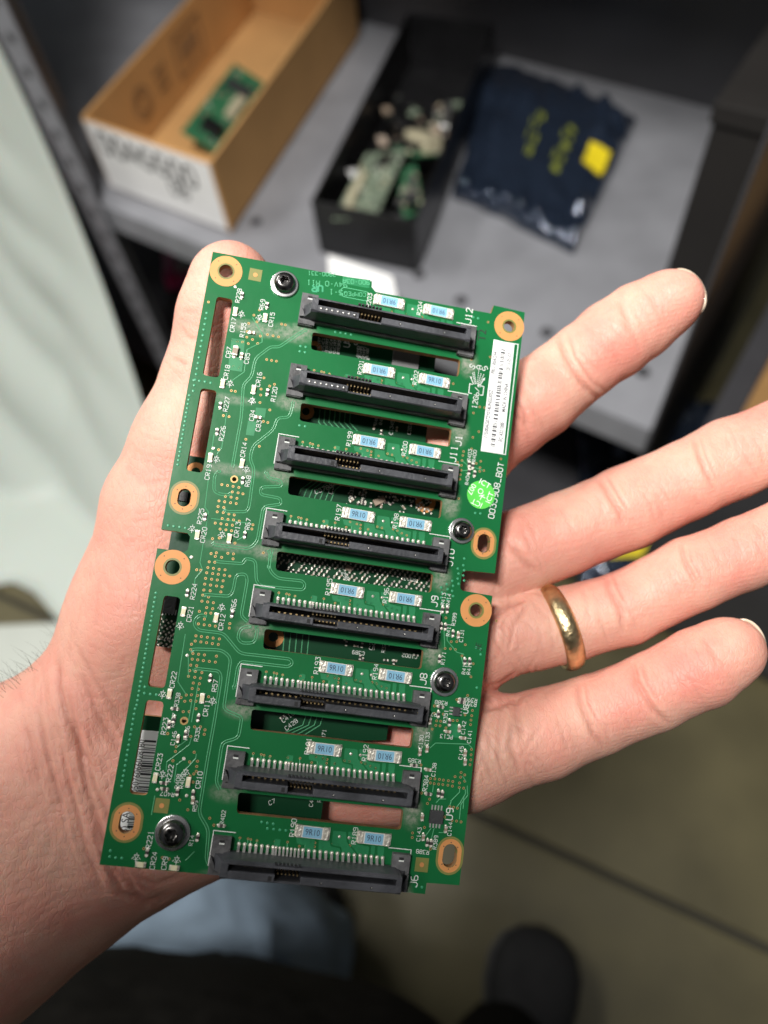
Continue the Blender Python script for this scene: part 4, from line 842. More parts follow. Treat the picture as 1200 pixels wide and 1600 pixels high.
for (P, dep, hw, tn) in CR:
    d, t = poly_dist(P); fade = np.clip(np.minimum(t, 1 - t) * 5, 0, 1) ** .7 * .85 + .15
    dep = dep * (.62 if P[0][0] < 330 else .95); g = np.exp(-(d / hw) ** 2) * fade * front_f
    disp -= dep * g - dep * .35 * np.exp(-((d - hw * 2.6) / (hw * 1.6)) ** 2) * fade * front_f
    tone = np.maximum(tone, g * tn)
# the fine diagonal wrinkling of wrist and palm
wv = np.sin(pix[:, 0] * .19 + pix[:, 1] * .09 + 3 * np.sin(pix[:, 1] * .02)) * np.exp(-((pix[:, 0] - 110) / 130) ** 2 - ((pix[:, 1] - 1230) / 170) ** 2)
disp += .035 * wv
lowf = np.array([mnoise.noise(Vector(c / 14)) for c in co]); disp += .35 * lowf
fine = np.array([mnoise.noise(Vector(c / 3.1)) for c in co]); disp += .07 * fine
co = co + nrm * disp[:, None]
flush = np.zeros(nv)
for (x, y, r, s) in ((1050, 455, 60, .5), (950, 540, 55, .4), (860, 610, 50, .3), (1150, 690, 60, .45), (1000, 780, 60, .3), (1150, 860, 60, .5), (1010, 930, 60, .25), (1080, 1045, 65, .6), (980, 1100, 60, .3), (820, 660, 60, .45), (780, 985, 50, .1), (790, 840, 60, .35), (240, 760, 60, .3), (310, 480, 60, .35), (190, 900, 80, .2), (580, 1265, 80, .3), (625, 1150, 60, .3), (1190, 650, 60, .5), (260, 1050, 100, .25)):
    flush = np.maximum(flush, s * np.exp(-((pix[:, 0] - x) ** 2 + (pix[:, 1] - y) ** 2) / r ** 2))
flush += .10 * lowf
wc = CPOS + (co / 1000.0) @ CM.T
me2.vertices.foreach_set('co', wc.ravel())
ca = me2.color_attributes.new('flush', 'FLOAT_COLOR', 'POINT')
ca.data.foreach_set('color', np.stack([np.clip(flush, 0, 1), np.clip(tone, 0, 1), np.zeros(nv), np.ones(nv)], 1).ravel())
me2.materials.clear(); me2.materials.append(M['skin']); me2.polygons.foreach_set('use_smooth', [True] * len(me2.polygons)); me2.name = 'hand'; me2.update()
hand = link('hand', me2, person); hand.matrix_parent_inverse = person.matrix_world.inverted()
person_inv = Matrix.Translation((0, .1, 0))
def worn(o): o.parent = person; o.matrix_parent_inverse = person_inv; return o
# ---- fingernails: shallow cups on the back of the tips, the free edge standing past the skin
def nail(tip, a, r, over, half, start=-4):
    a = np.array(a, float); a /= np.linalg.norm(a); n = np.array([0, 0, 1.0]); n -= a * (n @ a); n /= np.linalg.norm(n); s = np.cross(a, n)
    vs, fs, na, nb = [], [], 27, 11
    for lay in (0, .5):
        for i in range(nb):
            for j in range(na):
                k = -1 + 2 * j / (na - 1); ps = math.radians(half * k); be = math.radians(start + 84 * i / (nb - 1)); R_ = r + .1 + over * (1 - k ** 4) * (1 - .6 * i / (nb - 1)) - lay
                vs.append(camw(tip + ((a * math.cos(ps) + s * math.sin(ps)) * math.cos(be) + n * math.sin(be)) * R_))
    m_ = na * nb
    for i in range(nb - 1):
        for j in range(na - 1):
            q_ = (i * na + j, i * na + j + 1, (i + 1) * na + j + 1, (i + 1) * na + j); fs += [q_, tuple(m_ + k for k in q_[::-1])]
    rim = [j for j in range(na)] + [i * na + na - 1 for i in range(1, nb)] + [(nb - 1) * na + j for j in range(na - 2, -1, -1)] + [i * na for i in range(nb - 2, 0, -1)]
    fs += [(rim[k], rim[(k + 1) % len(rim)], m_ + rim[(k + 1) % len(rim)], m_ + rim[k]) for k in range(len(rim))]
    me = bpy.data.meshes.new('fingernail'); me.from_pydata([tuple(v) for v in vs], [], fs); me.materials.append(M['nail'])
    bm = bmesh.new(); bm.from_mesh(me); bmesh.ops.recalc_face_normals(bm, faces=bm.faces); bm.to_mesh(me); bm.free()
    me.polygons.foreach_set('use_smooth', [True] * len(me.polygons)); return worn(link('fingernail', me))
nail(F_INDEX[-1][0], (.86, -.5, 0), 7.75, .95, 60, 5)
nail(F_LITTLE[-1][0], (.97, -.22, 0), 7.75, .65, 56, 5)
nail(F_THUMB[-1][0], (-.9, -.45, .1), 10.2, .35, 38)
# ---- hairs on the edge of the forearm
hm_v, hm_f = [], []
hr = random.Random(5)
for i in range(95):
    t = hr.random(); base = cam3(118 - 175 * t, 1010 + 95 * t + hr.uniform(2, 30 + 40 * (hr.random() < .3)), 181 + hr.uniform(-3, 6))
    d0 = np.array([hr.uniform(-.9, -.1), hr.uniform(-1, -.35), hr.uniform(-.35, .35)]); d0 /= np.linalg.norm(d0); L_ = hr.uniform(4, 11); cv = np.array([hr.uniform(-.7, .5), hr.uniform(-.3, .5), hr.uniform(-.3, .3)]); P = []
    p = base.copy()
    for k in range(7): P.append(p.copy()); p = p + d0 * L_ / 6; d0 = d0 + cv * .22; d0 /= np.linalg.norm(d0)
    b0 = len(hm_v)
    for k, p in enumerate(P):
        r = .045 * (1 - k / 7.5)
        for a in range(3): hm_v.append(tuple(camw(p + r * np.array([math.cos(a * 2.09), math.sin(a * 2.09), math.sin(a * 2.09 + 1)]))))
    for k in range(6):
        for a in range(3): hm_f.append((b0 + k * 3 + a, b0 + k * 3 + (a + 1) % 3, b0 + k * 3 + 3 + (a + 1) % 3, b0 + k * 3 + 3 + a))
me = bpy.data.meshes.new('arm_hair'); me.from_pydata(hm_v, [], hm_f); M['hair'] = mat('hair', (.02, .014, .01), .5); me.materials.append(M['hair']); worn(link('arm_hair', me))['kind'] = 'stuff'

# ---- ring on the finger: a rounded band
ring_c = cam3(874, 980, 187.0); ax = cam3(935, 962, 188.2) - cam3(829, 999, 187.6); ax /= np.linalg.norm(ax)
e1 = np.array([0, 0, -1.0]); e1 -= ax * (e1 @ ax); e1 /= np.linalg.norm(e1); e2 = np.cross(ax, e1)
prof = [(2.3, 9.5)] + [(2.45 * math.cos(t), 9.85 + 1.45 * math.sin(t)) for t in np.linspace(.1, math.pi - .1, 13)] + [(-2.3, 9.5)]
n = 96; vs = [tuple(camw(ring_c + ax * t + (e1 * math.cos(2 * math.pi * i / n) + e2 * math.sin(2 * math.pi * i / n)) * r)) for (t, r) in prof for i in range(n)]; k = len(prof)
fs = [(j * n + i, j * n + (i + 1) % n, ((j + 1) % k) * n + (i + 1) % n, ((j + 1) % k) * n + i) for j in range(k) for i in range(n)]
rc = camw(ring_c); me = bpy.data.meshes.new('ring'); me.from_pydata([tuple(np.array(v) - rc) for v in vs], [], fs); me.materials.append(M['ringgold'])
bm = bmesh.new(); bm.from_mesh(me); bmesh.ops.recalc_face_normals(bm, faces=bm.faces); bm.to_mesh(me); bm.free()
me.polygons.foreach_set('use_smooth', [True] * len(me.polygons)); o = link('ring', me); o.location = rc
tag(o, 'plain worn gold wedding band on the ring finger of the hand', 'ring')
# ================================================================== CLOTHES AND SHOES
def tube(name, pts, m, parent=None, seg=40, sub=2, wrinkle=0.0, ws=18.0, cap=True, flat=1.0):
    """smooth limb: rings of changing size along a bent line"""
    P = [np.array(p[:3], float) for p in pts]; R = [p[3] for p in pts]; Q, RR = [], []
    for i in range(len(P) - 1):
        p0, p1, p2, p3 = P[max(i - 1, 0)], P[i], P[i + 1], P[min(i + 2, len(P) - 1)]
        for k in range(8):
            t = k / 8; Q.append(.5 * ((2 * p1) + (-p0 + p2) * t + (2 * p0 - 5 * p1 + 4 * p2 - p3) * t * t + (-p0 + 3 * p1 - 3 * p2 + p3) * t ** 3)); RR.append(R[i] + (R[i + 1] - R[i]) * (3 * t * t - 2 * t ** 3))
    Q.append(P[-1]); RR.append(R[-1]); vs = []
    for i, c in enumerate(Q):
        t = Q[min(i + 1, len(Q) - 1)] - Q[max(i - 1, 0)]; t /= np.linalg.norm(t); x = np.cross(t, [0, .3, 1.0] if abs(t[2]) < .8 else [0, 1.0, 0]); x /= np.linalg.norm(x); y = np.cross(t, x)
        for j in range(seg):
            a = 2 * math.pi * j / seg; d = x * math.cos(a) + y * math.sin(a) * flat; p = c + d * RR[i]
            if wrinkle: p = p + d * wrinkle * (mnoise.noise(Vector(p * ws)) + .5 * abs(mnoise.noise(Vector(p * ws * 2.3))))
            vs.append(tuple(p))
    n = len(Q); fs = [(i * seg + j, i * seg + (j + 1) % seg, (i + 1) * seg + (j + 1) % seg, (i + 1) * seg + j) for i in range(n - 1) for j in range(seg)]
    if cap: fs += [tuple(range(seg))[::-1], tuple(range((n - 1) * seg, n * seg))]
    me = bpy.data.meshes.new(name); me.from_pydata(vs, [], fs); me.materials.append(m); me.polygons.foreach_set('use_smooth', [True] * len(me.polygons))
    bm = bmesh.new(); bm.from_mesh(me); bmesh.ops.recalc_face_normals(bm, faces=bm.faces); bm.to_mesh(me); bm.free()
    return link(name, me, parent)
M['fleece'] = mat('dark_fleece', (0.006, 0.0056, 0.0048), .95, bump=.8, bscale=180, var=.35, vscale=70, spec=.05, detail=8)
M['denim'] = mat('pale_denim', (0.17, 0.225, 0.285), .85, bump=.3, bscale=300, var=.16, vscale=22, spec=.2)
M['shoe'] = mat('black_shoe', (0.004, 0.004, 0.0045), .8, var=.2, vscale=40)
def w3(px, py, dep): return tuple(atd(px, py, dep))
worn(tube('sweater', [(*w3(-350, 2030, .42), .17), (*w3(120, 2005, .44), .17), (*w3(400, 2020, .46), .175), (*w3(620, 2085, .48), .165), (*w3(760, 2190, .5), .13)], M['fleece'], wrinkle=.012, ws=14))
worn(tube('jeans', [(*w3(150, 1700, .55), .10), (*w3(330, 1515, .66), .088), (*w3(440, 1490, .86), .072), (*w3(472, 1482, 1.0), .06), (*w3(480, 1470, 1.07), .055)], M['denim'], wrinkle=.02, ws=16))
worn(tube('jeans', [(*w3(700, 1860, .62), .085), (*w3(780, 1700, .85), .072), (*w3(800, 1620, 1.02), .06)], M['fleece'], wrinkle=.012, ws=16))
def shoe(heel, toe, w):
    h, t = np.array(heel, float), np.array(toe, float); d = t - h; L = np.linalg.norm(d); d /= L
    up = np.array([0, 0, 1.0]); s = np.cross(d, up); vs, fs, seg = [], [], 28
    st = [(0, .6, .05), (.05, .8, .085), (.18, .88, .10), (.35, .82, .095), (.5, .86, .078), (.66, 1.0, .064), (.8, 1.0, .056), (.91, .82, .05), (.975, .5, .042), (1.0, .12, .03)]
    for (k, wf, ht) in st:
        for j in range(seg):
            a = 2 * math.pi * j / seg; x = math.copysign(abs(math.cos(a)) ** .7, math.cos(a)); z = math.copysign(abs(math.sin(a)) ** .8, math.sin(a))
            vs.append(tuple(h + d * L * k + s * x * w * wf + up * (ht * (z + 1) / 2 + .022)))
    n = len(st); fs = [(i * seg + j, i * seg + (j + 1) % seg, (i + 1) * seg + (j + 1) % seg, (i + 1) * seg + j) for i in range(n - 1) for j in range(seg)] + [tuple(range(seg))[::-1], tuple(range((n - 1) * seg, n * seg))]
    me = bpy.data.meshes.new('shoe'); me.from_pydata(vs, [], fs); me.materials.append(M['shoe']); me.polygons.foreach_set('use_smooth', [True] * len(me.polygons)); o = worn(link('shoe', me))
    so = MB(1, False); pr = [tuple((h + d * L * k + s * w * 1.08 * wf)[:2]) for k, wf, _ in st] + [tuple((h + d * L * k - s * w * 1.08 * wf)[:2]) for k, wf, _ in st[::-1]]
    so.prism(pr, .002, .026, M['chip']); so.build('sole', o)
    return o
worn(tube('sweater', [(-.06, -.34, .86, .155), (-.06, -.37, 1.1, .165), (-.07, -.36, 1.3, .175), (-.13, -.28, 1.42, .13), (-.16, -.22, 1.47, .07)], M['fleece'], wrinkle=.012, ws=14))
hd = tube('head', [(-.16, -.20, 1.44, .055), (-.165, -.165, 1.5, .06), (-.18, -.125, 1.53, .075), (-.183, -.107, 1.6, .09), (-.183, -.117, 1.67, .086), (-.19, -.15, 1.73, .05), (-.19, -.155, 1.745, .012)], M['skin']); worn(hd)
hh = tube('hair', [(-.18, -.23, 1.55, .03), (-.185, -.205, 1.60, .075), (-.19, -.17, 1.68, .086), (-.19, -.155, 1.75, .05), (-.19, -.15, 1.768, .012)], M['hair'], wrinkle=.01); worn(hh)
tp = at(850, 1448, .05); hl = at(790, 1790, .05); shoe((hl[0], hl[1], 0), (tp[0], tp[1], 0), .058)
tp = at(470, 1352, .05); hl = at(455, 1500, .05); shoe((hl[0] , hl[1] - .06, 0), (tp[0], tp[1], 0), .05)

# ================================================================== ROOM: floor and shelf unit
M['floor'] = mat('floor_tile', (0.090, 0.077, 0.034), .5, bump=.08, bscale=60, var=.22, vscale=7)
M['joint'] = mat('floor_joint', (0.035, 0.033, 0.026), .8)
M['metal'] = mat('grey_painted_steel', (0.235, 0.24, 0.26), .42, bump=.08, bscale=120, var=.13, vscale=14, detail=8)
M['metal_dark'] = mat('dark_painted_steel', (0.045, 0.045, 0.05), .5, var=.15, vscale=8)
M['hole'] = mat('punched_hole', (0.01, 0.01, 0.01), .8)
M['card'] = mat('brown_cardboard', (0.56, 0.315, 0.125), .8, bump=.15, bscale=90, var=.07, vscale=14, spec=.2)
M['cardprint'] = mat('cardboard_print', (0.30, 0.175, 0.08), .8)
M['white'] = mat('white_paper', (0.82, 0.82, 0.81), .6, var=.04, vscale=20)
M['marker'] = mat('marker_ink', (0.02, 0.02, 0.022), .6)
M['blackbox'] = mat('black_tray_plastic', (0.010, 0.010, 0.011), .35, var=.2, vscale=30)
M['pcb'] = mat('old_circuit_board', (0.035, 0.15, 0.07), .4, var=.5, vscale=130)
M['pcbpale'] = mat('dusty_circuit_board', (0.16, 0.20, 0.145), .45, var=.5, vscale=120)
M['cream'] = mat('cream_plastic', (0.46, 0.42, 0.29), .4)
M['bag'] = mat('antistatic_film', (0.030, 0.045, 0.078), .11, .55, bump=.32, bscale=45, spec=.9, coat=.7)
M['yellow'] = mat('yellow_label', (0.86, 0.68, 0.02), .5)
M['yprint'] = mat('yellow_print', (0.20, 0.23, 0.03), .6)
def quadmesh(name, pts, m, parent=None):
    b = MB(1, False); b.add([tuple(p) for p in pts], [tuple(range(len(pts)))], m); return b.build(name, parent)
def slab(name, corners, th, m, parent=None, down=True, bevel=.002):
    """flat panel of real thickness from its face corners"""
    P = [np.array(c, float) for c in corners]; n = np.cross(P[1] - P[0], P[2] - P[0]); n /= np.linalg.norm(n); b = MB(1, False); k = len(P)
    b.add([tuple(p) for p in P] + [tuple(p + n * th) for p in P], [tuple(range(k))[::-1], tuple(range(k, 2 * k))] + [(i, (i + 1) % k, k + (i + 1) % k, k + i) for i in range(k)], m)
    return b.build(name, parent, bevel=bevel)
# floor: square tiles laid along the dark joint that runs under the hand
J0, J1 = at(700, 1252, 0)[:2], at(1200, 1482, 0)[:2]; jd = (J1 - J0) / np.linalg.norm(J1 - J0); jn = np.array([-jd[1], jd[0]])
fl = MB(1, False); fl.add([(-4, -4, -.012), (4, -4, -.012), (4, 4, -.012), (-4, 4, -.012)], [(0, 1, 2, 3)], M['joint']); floor = fl.build('floor'); floor['kind'] = 'structure'
TS = 1.5; tile = MB(1, False); tile.box(-TS / 2 + .0045, TS / 2 - .0045, -TS / 2 + .0045, TS / 2 - .0045, -.0115, 0, M['floor']); tme = tile.mesh('floor_tile')
for i in range(-2, 3):
    for j in range(-2, 3):
        c = J0 + jd * (i * TS + .3) + jn * (j * TS + TS / 2); o = link('floor_tile', tme, floor); o.location = (c[0], c[1], 0); o.rotation_euler.z = math.atan2(jd[1], jd[0])
        b = o.modifiers.new('bevel', 'BEVEL'); b.width = .004; b.segments = 2
# shelf unit
shelf = empty('shelf_unit', (0, 0, 0)); tag(shelf, 'grey steel shelf unit with a punched corner post, carrying the boxes', 'shelf unit')
DZ = .5
E0, E1 = at(175, 326, DZ)[:2], at(1050, 686, DZ)[:2]; ed = (E1 - E0) / np.linalg.norm(E1 - E0); en = np.array([-ed[1], ed[0]])
if en[1] < 0: en = -en
def sp(a, b, z): return (*(E0 + ed * a + en * b), z)       # along the front edge, back from it
DEPTH = .645; XL, XR, XD = -.06, .875, -.75
def deck(z, m, nm='deck', dep=DEPTH):
    b = MB(1, False); c = [sp(XD, 0, z), sp(XR, 0, z), sp(XR, dep, z), sp(XD, dep, z)]
    b.add(c + [(p[0], p[1], z - .003) for p in c], [(0, 1, 2, 3), (7, 6, 5, 4)] + [(i, (i + 1) % 4, 4 + (i + 1) % 4, 4 + i) for i in range(4)], m)
    o = b.build(nm, shelf); return o
dk = deck(DZ, M['metal'])
b = MB(1, False); q0 = [sp(XL, -.0, DZ - .0035), sp(XR, -.0, DZ - .0035), sp(XR, -.0, DZ - .045), sp(XL, -.0, DZ - .045)]
slab('front_lip', q0, .003, M['metal'], dk)
for (px, py) in ((400, 347), (655, 430), (720, 470), (854, 520), (1004, 582)):
    c = at(px, py, DZ); b = MB(1, False); b.prism(stadium(c[0], c[1], .0085, .0085, 16), DZ + .0005, DZ + .0015, M['metal_dark']); b.lathe(c[0], c[1], [(.0062, DZ + .001), (.006, DZ + .004), (.003, DZ + .0055), (.0005, DZ + .0055)], M['metal_dark'], 12); b.build('rivet', dk)
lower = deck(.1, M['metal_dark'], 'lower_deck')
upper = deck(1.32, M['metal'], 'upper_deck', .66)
# back and end panels
b = MB(1, False)
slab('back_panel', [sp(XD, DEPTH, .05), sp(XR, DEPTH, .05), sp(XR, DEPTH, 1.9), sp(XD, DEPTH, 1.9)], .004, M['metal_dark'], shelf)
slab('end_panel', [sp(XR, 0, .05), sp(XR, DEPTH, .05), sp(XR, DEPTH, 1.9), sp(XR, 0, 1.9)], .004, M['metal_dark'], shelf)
bp_h = MB(1, False)
# corner post: angle iron with two rows of punched holes
def post(a, bb, sgn=1):
    b = MB(1, False); W_ = .046; T_ = .003
    A0 = E0 + ed * a + en * bb
    for (d1, d2) in ((ed * sgn, en), (en, ed * sgn)):
        c = [A0, A0 + d1 * W_, A0 + d1 * W_ + d2 * T_, A0 + d2 * T_]; b.add([(*p, z) for z in (0, 1.95) for p in c], [(0, 1, 2, 3), (4, 5, 6, 7)] + [(i, (i + 1) % 4, 4 + (i + 1) % 4, 4 + i) for i in range(4)], M['metal'])
    o = b.build('post', shelf)
    h = MB(1, False)
    for i in range(44):
        z = .06 + i * .043
        for (d, nn) in ((ed * sgn, -en), (en, -ed * sgn)):
            c = A0 + d * (W_ * .56) + nn * .0008; n = 12; R_ = .0062
            h.add([(*(c + d * R_ * math.cos(2 * math.pi * k / n)), z + R_ * 1.25 * math.sin(2 * math.pi * k / n)) for k in range(n)], [tuple(range(n))], M['hole'])
    h.build('punched_hole', o)['kind'] = 'stuff'
post(XL, -.012)

# ---- cardboard box
A0, B0 = at(362, 367, DZ), at(175, 295, DZ); A0[2] = B0[2] = DZ; fx = B0 - A0; bw = np.linalg.norm(fx); fx /= bw; fy = np.array([fx[1], -fx[0], 0]); 
C0 = at(545, 85, DZ); fy = (C0 - A0); fy[2] = 0; bl = .565; fy /= np.linalg.norm(fy)
BH = .112; box = empty('cardboard_box', tuple(A0)); tag(box, 'open brown cardboard box with a white end panel and a small green board inside', 'cardboard box')
def bx(a, b, z): return np.array(A0 + fx * a + fy * b + np.array([0, 0, z])) - A0
T_ = .005
def wall(nm, p0, p1, h, m, thick, z0=.004):
    P0, P1 = bx(*p0, z0), bx(*p1, z0); t = np.array(thick); b = MB(1, False); c = [P0, P1, P1 + t, P0 + t]
    b.add([tuple(p) for p in c] + [tuple(p + np.array([0, 0, h])) for p in c], [(0, 1, 2, 3), (4, 5, 6, 7)] + [(i, (i + 1) % 4, 4 + (i + 1) % 4, 4 + i) for i in range(4)], m); return b.build(nm, box, bevel=.0015)
wf = wall('front_panel', (0, 0), (bw, 0), BH, M['card'], fy * T_); wall('side_panel', (0, T_ + .0002), (0, bl), BH, M['card'], fx * T_); wl = wall('side_panel', (bw, T_ + .0002), (bw, bl), BH * 1.02, M['card'], -fx * T_); wall('end_panel', (T_, bl), (bw - T_, bl), BH, M['card'], -fy * T_)
b = MB(1, False); b.add([tuple(bx(*p, .002)) for p in ((0.006, 0.006), (bw - .006, 0.006), (bw - .006, bl - .006), (.006, bl - .006))] + [tuple(bx(*p, .005)) for p in ((0.006, 0.006), (bw - .006, 0.006), (bw - .006, bl - .006), (.006, bl - .006))], [(3, 2, 1, 0), (4, 5, 6, 7)] + [(i, (i + 1) % 4, 4 + (i + 1) % 4, 4 + i) for i in range(4)], M['card']); b.build('base_panel', box)
def fp(u, z, off=-.001): return tuple(bx(bw * (1 - u), 0, z) + fy * off)     # on the front panel, u from its left
b = MB(1, False); b.add([fp(.015, .006), fp(.985, .006), fp(.985, BH), fp(.015, BH + .002)] + [fp(.015, .006, -.0002), fp(.985, .006, -.0002), fp(.985, BH, -.0002), fp(.015, BH + .002, -.0002)], [(0, 1, 2, 3), (4, 5, 6, 7)] + [(i, (i + 1) % 4, 4 + (i + 1) % 4, 4 + i) for i in range(4)], M['white']); paper = b.build('paper_sheet', wf)
def hand_write(b, text, u0, z0, h, m, fn, pen=.17, adv=1.0):
    x = u0
    for ch in text:
        for st in GL.get(ch, '').split('|'):
            if not st: continue
            P = [(x + int(t[0]) / 6 * h * .9, z0 + int(t[1]) / 6 * h) for t in st.split()]; cl = P[0] == P[-1]; bb = MB(1, False); bb.ribbon(P[:-1] if cl else P, h * pen, 0, m, closed=cl)
            b.add([fn(v[0], v[1]) for v in bb.v], bb.f, m)
        x += h * .95 * adv
    return x
b = MB(1, False); hand_write(b, '00AGG00', .10, .072, .030, M['marker'], lambda x, z: fp(.10 + (x - .10) * 3.9, z - (x - .1) * .03, -.0016)); hand_write(b, '08', .10, .040, .022, M['marker'], lambda x, z: fp(.60 + (x - .10) * 3.9, z, -.0016)); b.build('handwriting', paper, normals=False)
def lp(v, z, off=.001): return tuple(bx(bw - T_, v, z) - fx * off)            # printed marks on the inner face of the far side
b = MB(1, False); n = 28
for (r0, r1) in ((.026, .021), (.016, .011)): b.add([lp(.14 + r0 * math.cos(2 * math.pi * i / n), .06 + r0 * math.sin(2 * math.pi * i / n)) for i in range(n)] + [lp(.14 + r1 * math.cos(2 * math.pi * i / n), .06 + r1 * math.sin(2 * math.pi * i / n)) for i in range(n)], [(i, (i + 1) % n, n + (i + 1) % n, n + i) for i in range(n)], M['cardprint'])
for (v0, v1, z0, z1) in ((.19, .225, .045, .052), (.19, .225, .06, .067), (.19, .225, .075, .082), (.26, .36, .03, .036), (.26, .36, .09, .096), (.26, .266, .036, .09), (.354, .36, .036, .09), (.28, .34, .05, .08)): b.add([lp(v0, z0), lp(v1, z0), lp(v1, z1), lp(v0, z1)], [(0, 1, 2, 3)], M['cardprint'])
b.build('box_print', wl, normals=False)
# small board standing in the box
def chunk(name, c, ax_, size, m, label, cat, parts=(), seed=1):
    """small board: plate with a scatter of soldered blocks"""
    rr = random.Random(seed); L_, W_, H_ = size; o_ = MB(1, False); o_.box(-L_ / 2, L_ / 2, -W_ / 2, W_ / 2, 0, .0018, m)
    o = o_.build(name); tag(o, label, cat); o.location = c; o.rotation_euler = ax_
    for (nm, x0, x1, y0, y1, z, mm) in parts:
        p = MB(1, False); p.box(x0, x1, y0, y1, .0018, z, mm); p.build(nm, o, bevel=.0006)
    p = MB(1, False)
    for i in range(46):
        x, y = rr.uniform(-L_ / 2, L_ / 2) * .92, rr.uniform(-W_ / 2, W_ / 2) * .9; s = rr.uniform(.001, .0035); p.box(x - s, x + s, y - s * .6, y + s * .6, .0018, .0018 + rr.uniform(.001, .004), rr.choice((M['tin'], M['chip'], M['cream'], M['cap'])), rr.random() * 3)
    p.build('soldered_part', o)['kind'] = 'stuff'; return o
def zr(d): return math.atan2(d[1], d[0])
cb = (np.array(at(352, 168, DZ + .035)))
chunk('small_board', tuple(cb), (.5, 0.0, zr(fy)), (.2, .06, 0), M['pcb'], 'small green circuit board leaning inside the cardboard box', 'circuit board', (('socket', -.02, .03, -.022, -.006, .012, M['cream']), ('heat_sink', -.075, -.05, -.02, .012, .014, M['blackbox']), ('socket', .04, .06, -.02, .02, .01, M['chip'])), 4)
# ---- black tray with salvaged parts
ta, tb, tc_ = at(500, 395, DZ), at(640, 425, DZ), at(632, 120, DZ)
tx = tb - ta; tw = .150; tx /= np.linalg.norm(tx); ty = np.array([-tx[1], tx[0], 0]); d = tc_ - ta; ty = d / np.linalg.norm(d) if d @ ty > 0 else ty
tl = .5; tray = empty('parts_tray', tuple(ta)); tag(tray, 'long black open tray of loose electronic parts between the boxes', 'tray')
def tp_(a, b, z): return tuple(tx * a + ty * b + np.array([0, 0, z]))
def tbox(nm, a0, a1, b0, b1, z0, z1, m):
    b = MB(1, False); c = [tp_(a, bb, z) for z in (z0, z1) for a, bb in ((a0, b0), (a1, b0), (a1, b1), (a0, b1))]
    b.add(c, [(0, 3, 2, 1), (4, 5, 6, 7), (0, 1, 5, 4), (1, 2, 6, 5), (2, 3, 7, 6), (3, 0, 4, 7)], m); return b.build(nm, tray, bevel=.002)
TH_ = .085
tbox('tray_base', 0, tw, 0, tl, .001, .004, M['blackbox'])
for (nm, a0, a1, b0, b1) in (('tray_wall', 0, .003, 0, tl), ('tray_wall', tw - .003, tw, 0, tl), ('tray_wall', .0032, tw - .0032, 0, .003), ('tray_wall', .0032, tw - .0032, tl - .003, tl)): tbox(nm, a0, a1, b0, b1, .0042, TH_, M['blackbox'])
def tw3(a, b, z): return tuple(np.array(tp_(a, b, z)) + ta)
tz = zr(ty)
c1 = at(580, 288, DZ + .062); chunk('dusty_board', tuple(c1), (-.18, .08, tz + .03), (.17, .062, 0), M['pcbpale'], 'dusty pale green circuit board standing in the front of the black tray', 'circuit board', (('socket', -.06, .02, .01, .02, .009, M['cream']), ('heat_sink', .03, .06, -.02, .0, .01, M['steel'])), 8)
c2 = at(652, 235, DZ + .05); chunk('connector_block', tuple(c2), (.3, .2, tz + .9), (.06, .05, 0), M['pcb'], 'cream plastic connector on a scrap of board deep in the black tray', 'connector', (('plug', -.028, .028, -.022, .004, .022, M['cream']), ('shield', -.02, .02, .006, .022, .016, M['steel'])), 11)
c3 = at(690, 190, DZ + .045); chunk('metal_bracket', tuple(c3), (.2, -.4, tz), (.05, .03, 0), M['darksteel'], 'small shiny metal bracket at the back of the black tray', 'bracket', (('flange', -.02, .02, -.012, .0, .02, M['steel']),), 13)
c4 = at(640, 300, DZ + .03); chunk('small_board', tuple(c4), (-.2, -.3, tz + .4), (.08, .03, 0), M['pcb'], 'narrow green board scrap lying beside the dusty board in the tray', 'circuit board', (('shield', -.02, .02, -.012, .0, .008, M['steel']),), 17)
sc = MB(1, False); rs = random.Random(21)
for i in range(70):
    a_, b_ = rs.uniform(.012, tw - .012), rs.uniform(.02, tl * .7); z_ = rs.uniform(.008, .05); s_ = rs.uniform(.003, .011); r_ = rs.random() * 3
    c_, n_ = math.cos(r_), math.sin(r_); mm = rs.choice((M['cap'], M['pcbpale'], M['steel'], M['steel'], M['chip'], M['chip'], M['blackbox'], M['darksteel'], M['darksteel'])); hh_ = rs.uniform(.001, .008); tl_ = rs.uniform(-.5, .5)
    cs = [np.array(tp_(a_, b_, z_)) + tx * (x * c_ - y * n_) * s_ + ty * (x * n_ + y * c_) * s_ * .6 + np.array([0, 0, z + x * s_ * tl_]) for z in (0, hh_) for x, y in ((-1, -1), (1, -1), (1, 1), (-1, 1))]
    sc.add([tuple(c) for c in cs], [(0, 3, 2, 1), (4, 5, 6, 7), (0, 1, 5, 4), (1, 2, 6, 5), (2, 3, 7, 6), (3, 0, 4, 7)], mm)
o = sc.build('electronic_scrap'); o.location = tuple(ta); tag(o, 'loose jumble of small electronic scrap filling the black tray', kind='stuff')
# white card leaning on the tray front
wa, wb, wc_, wd = at(512, 398, DZ + .065), at(612, 432, DZ + .065), at(640, 560, DZ + .004), at(520, 520, DZ + .004)
o = slab('white_card', [wa - ta * 0, wb, wc_, wd], .0015, M['white']); tag(o, 'blank white card leaning against the front of the black tray', 'card')

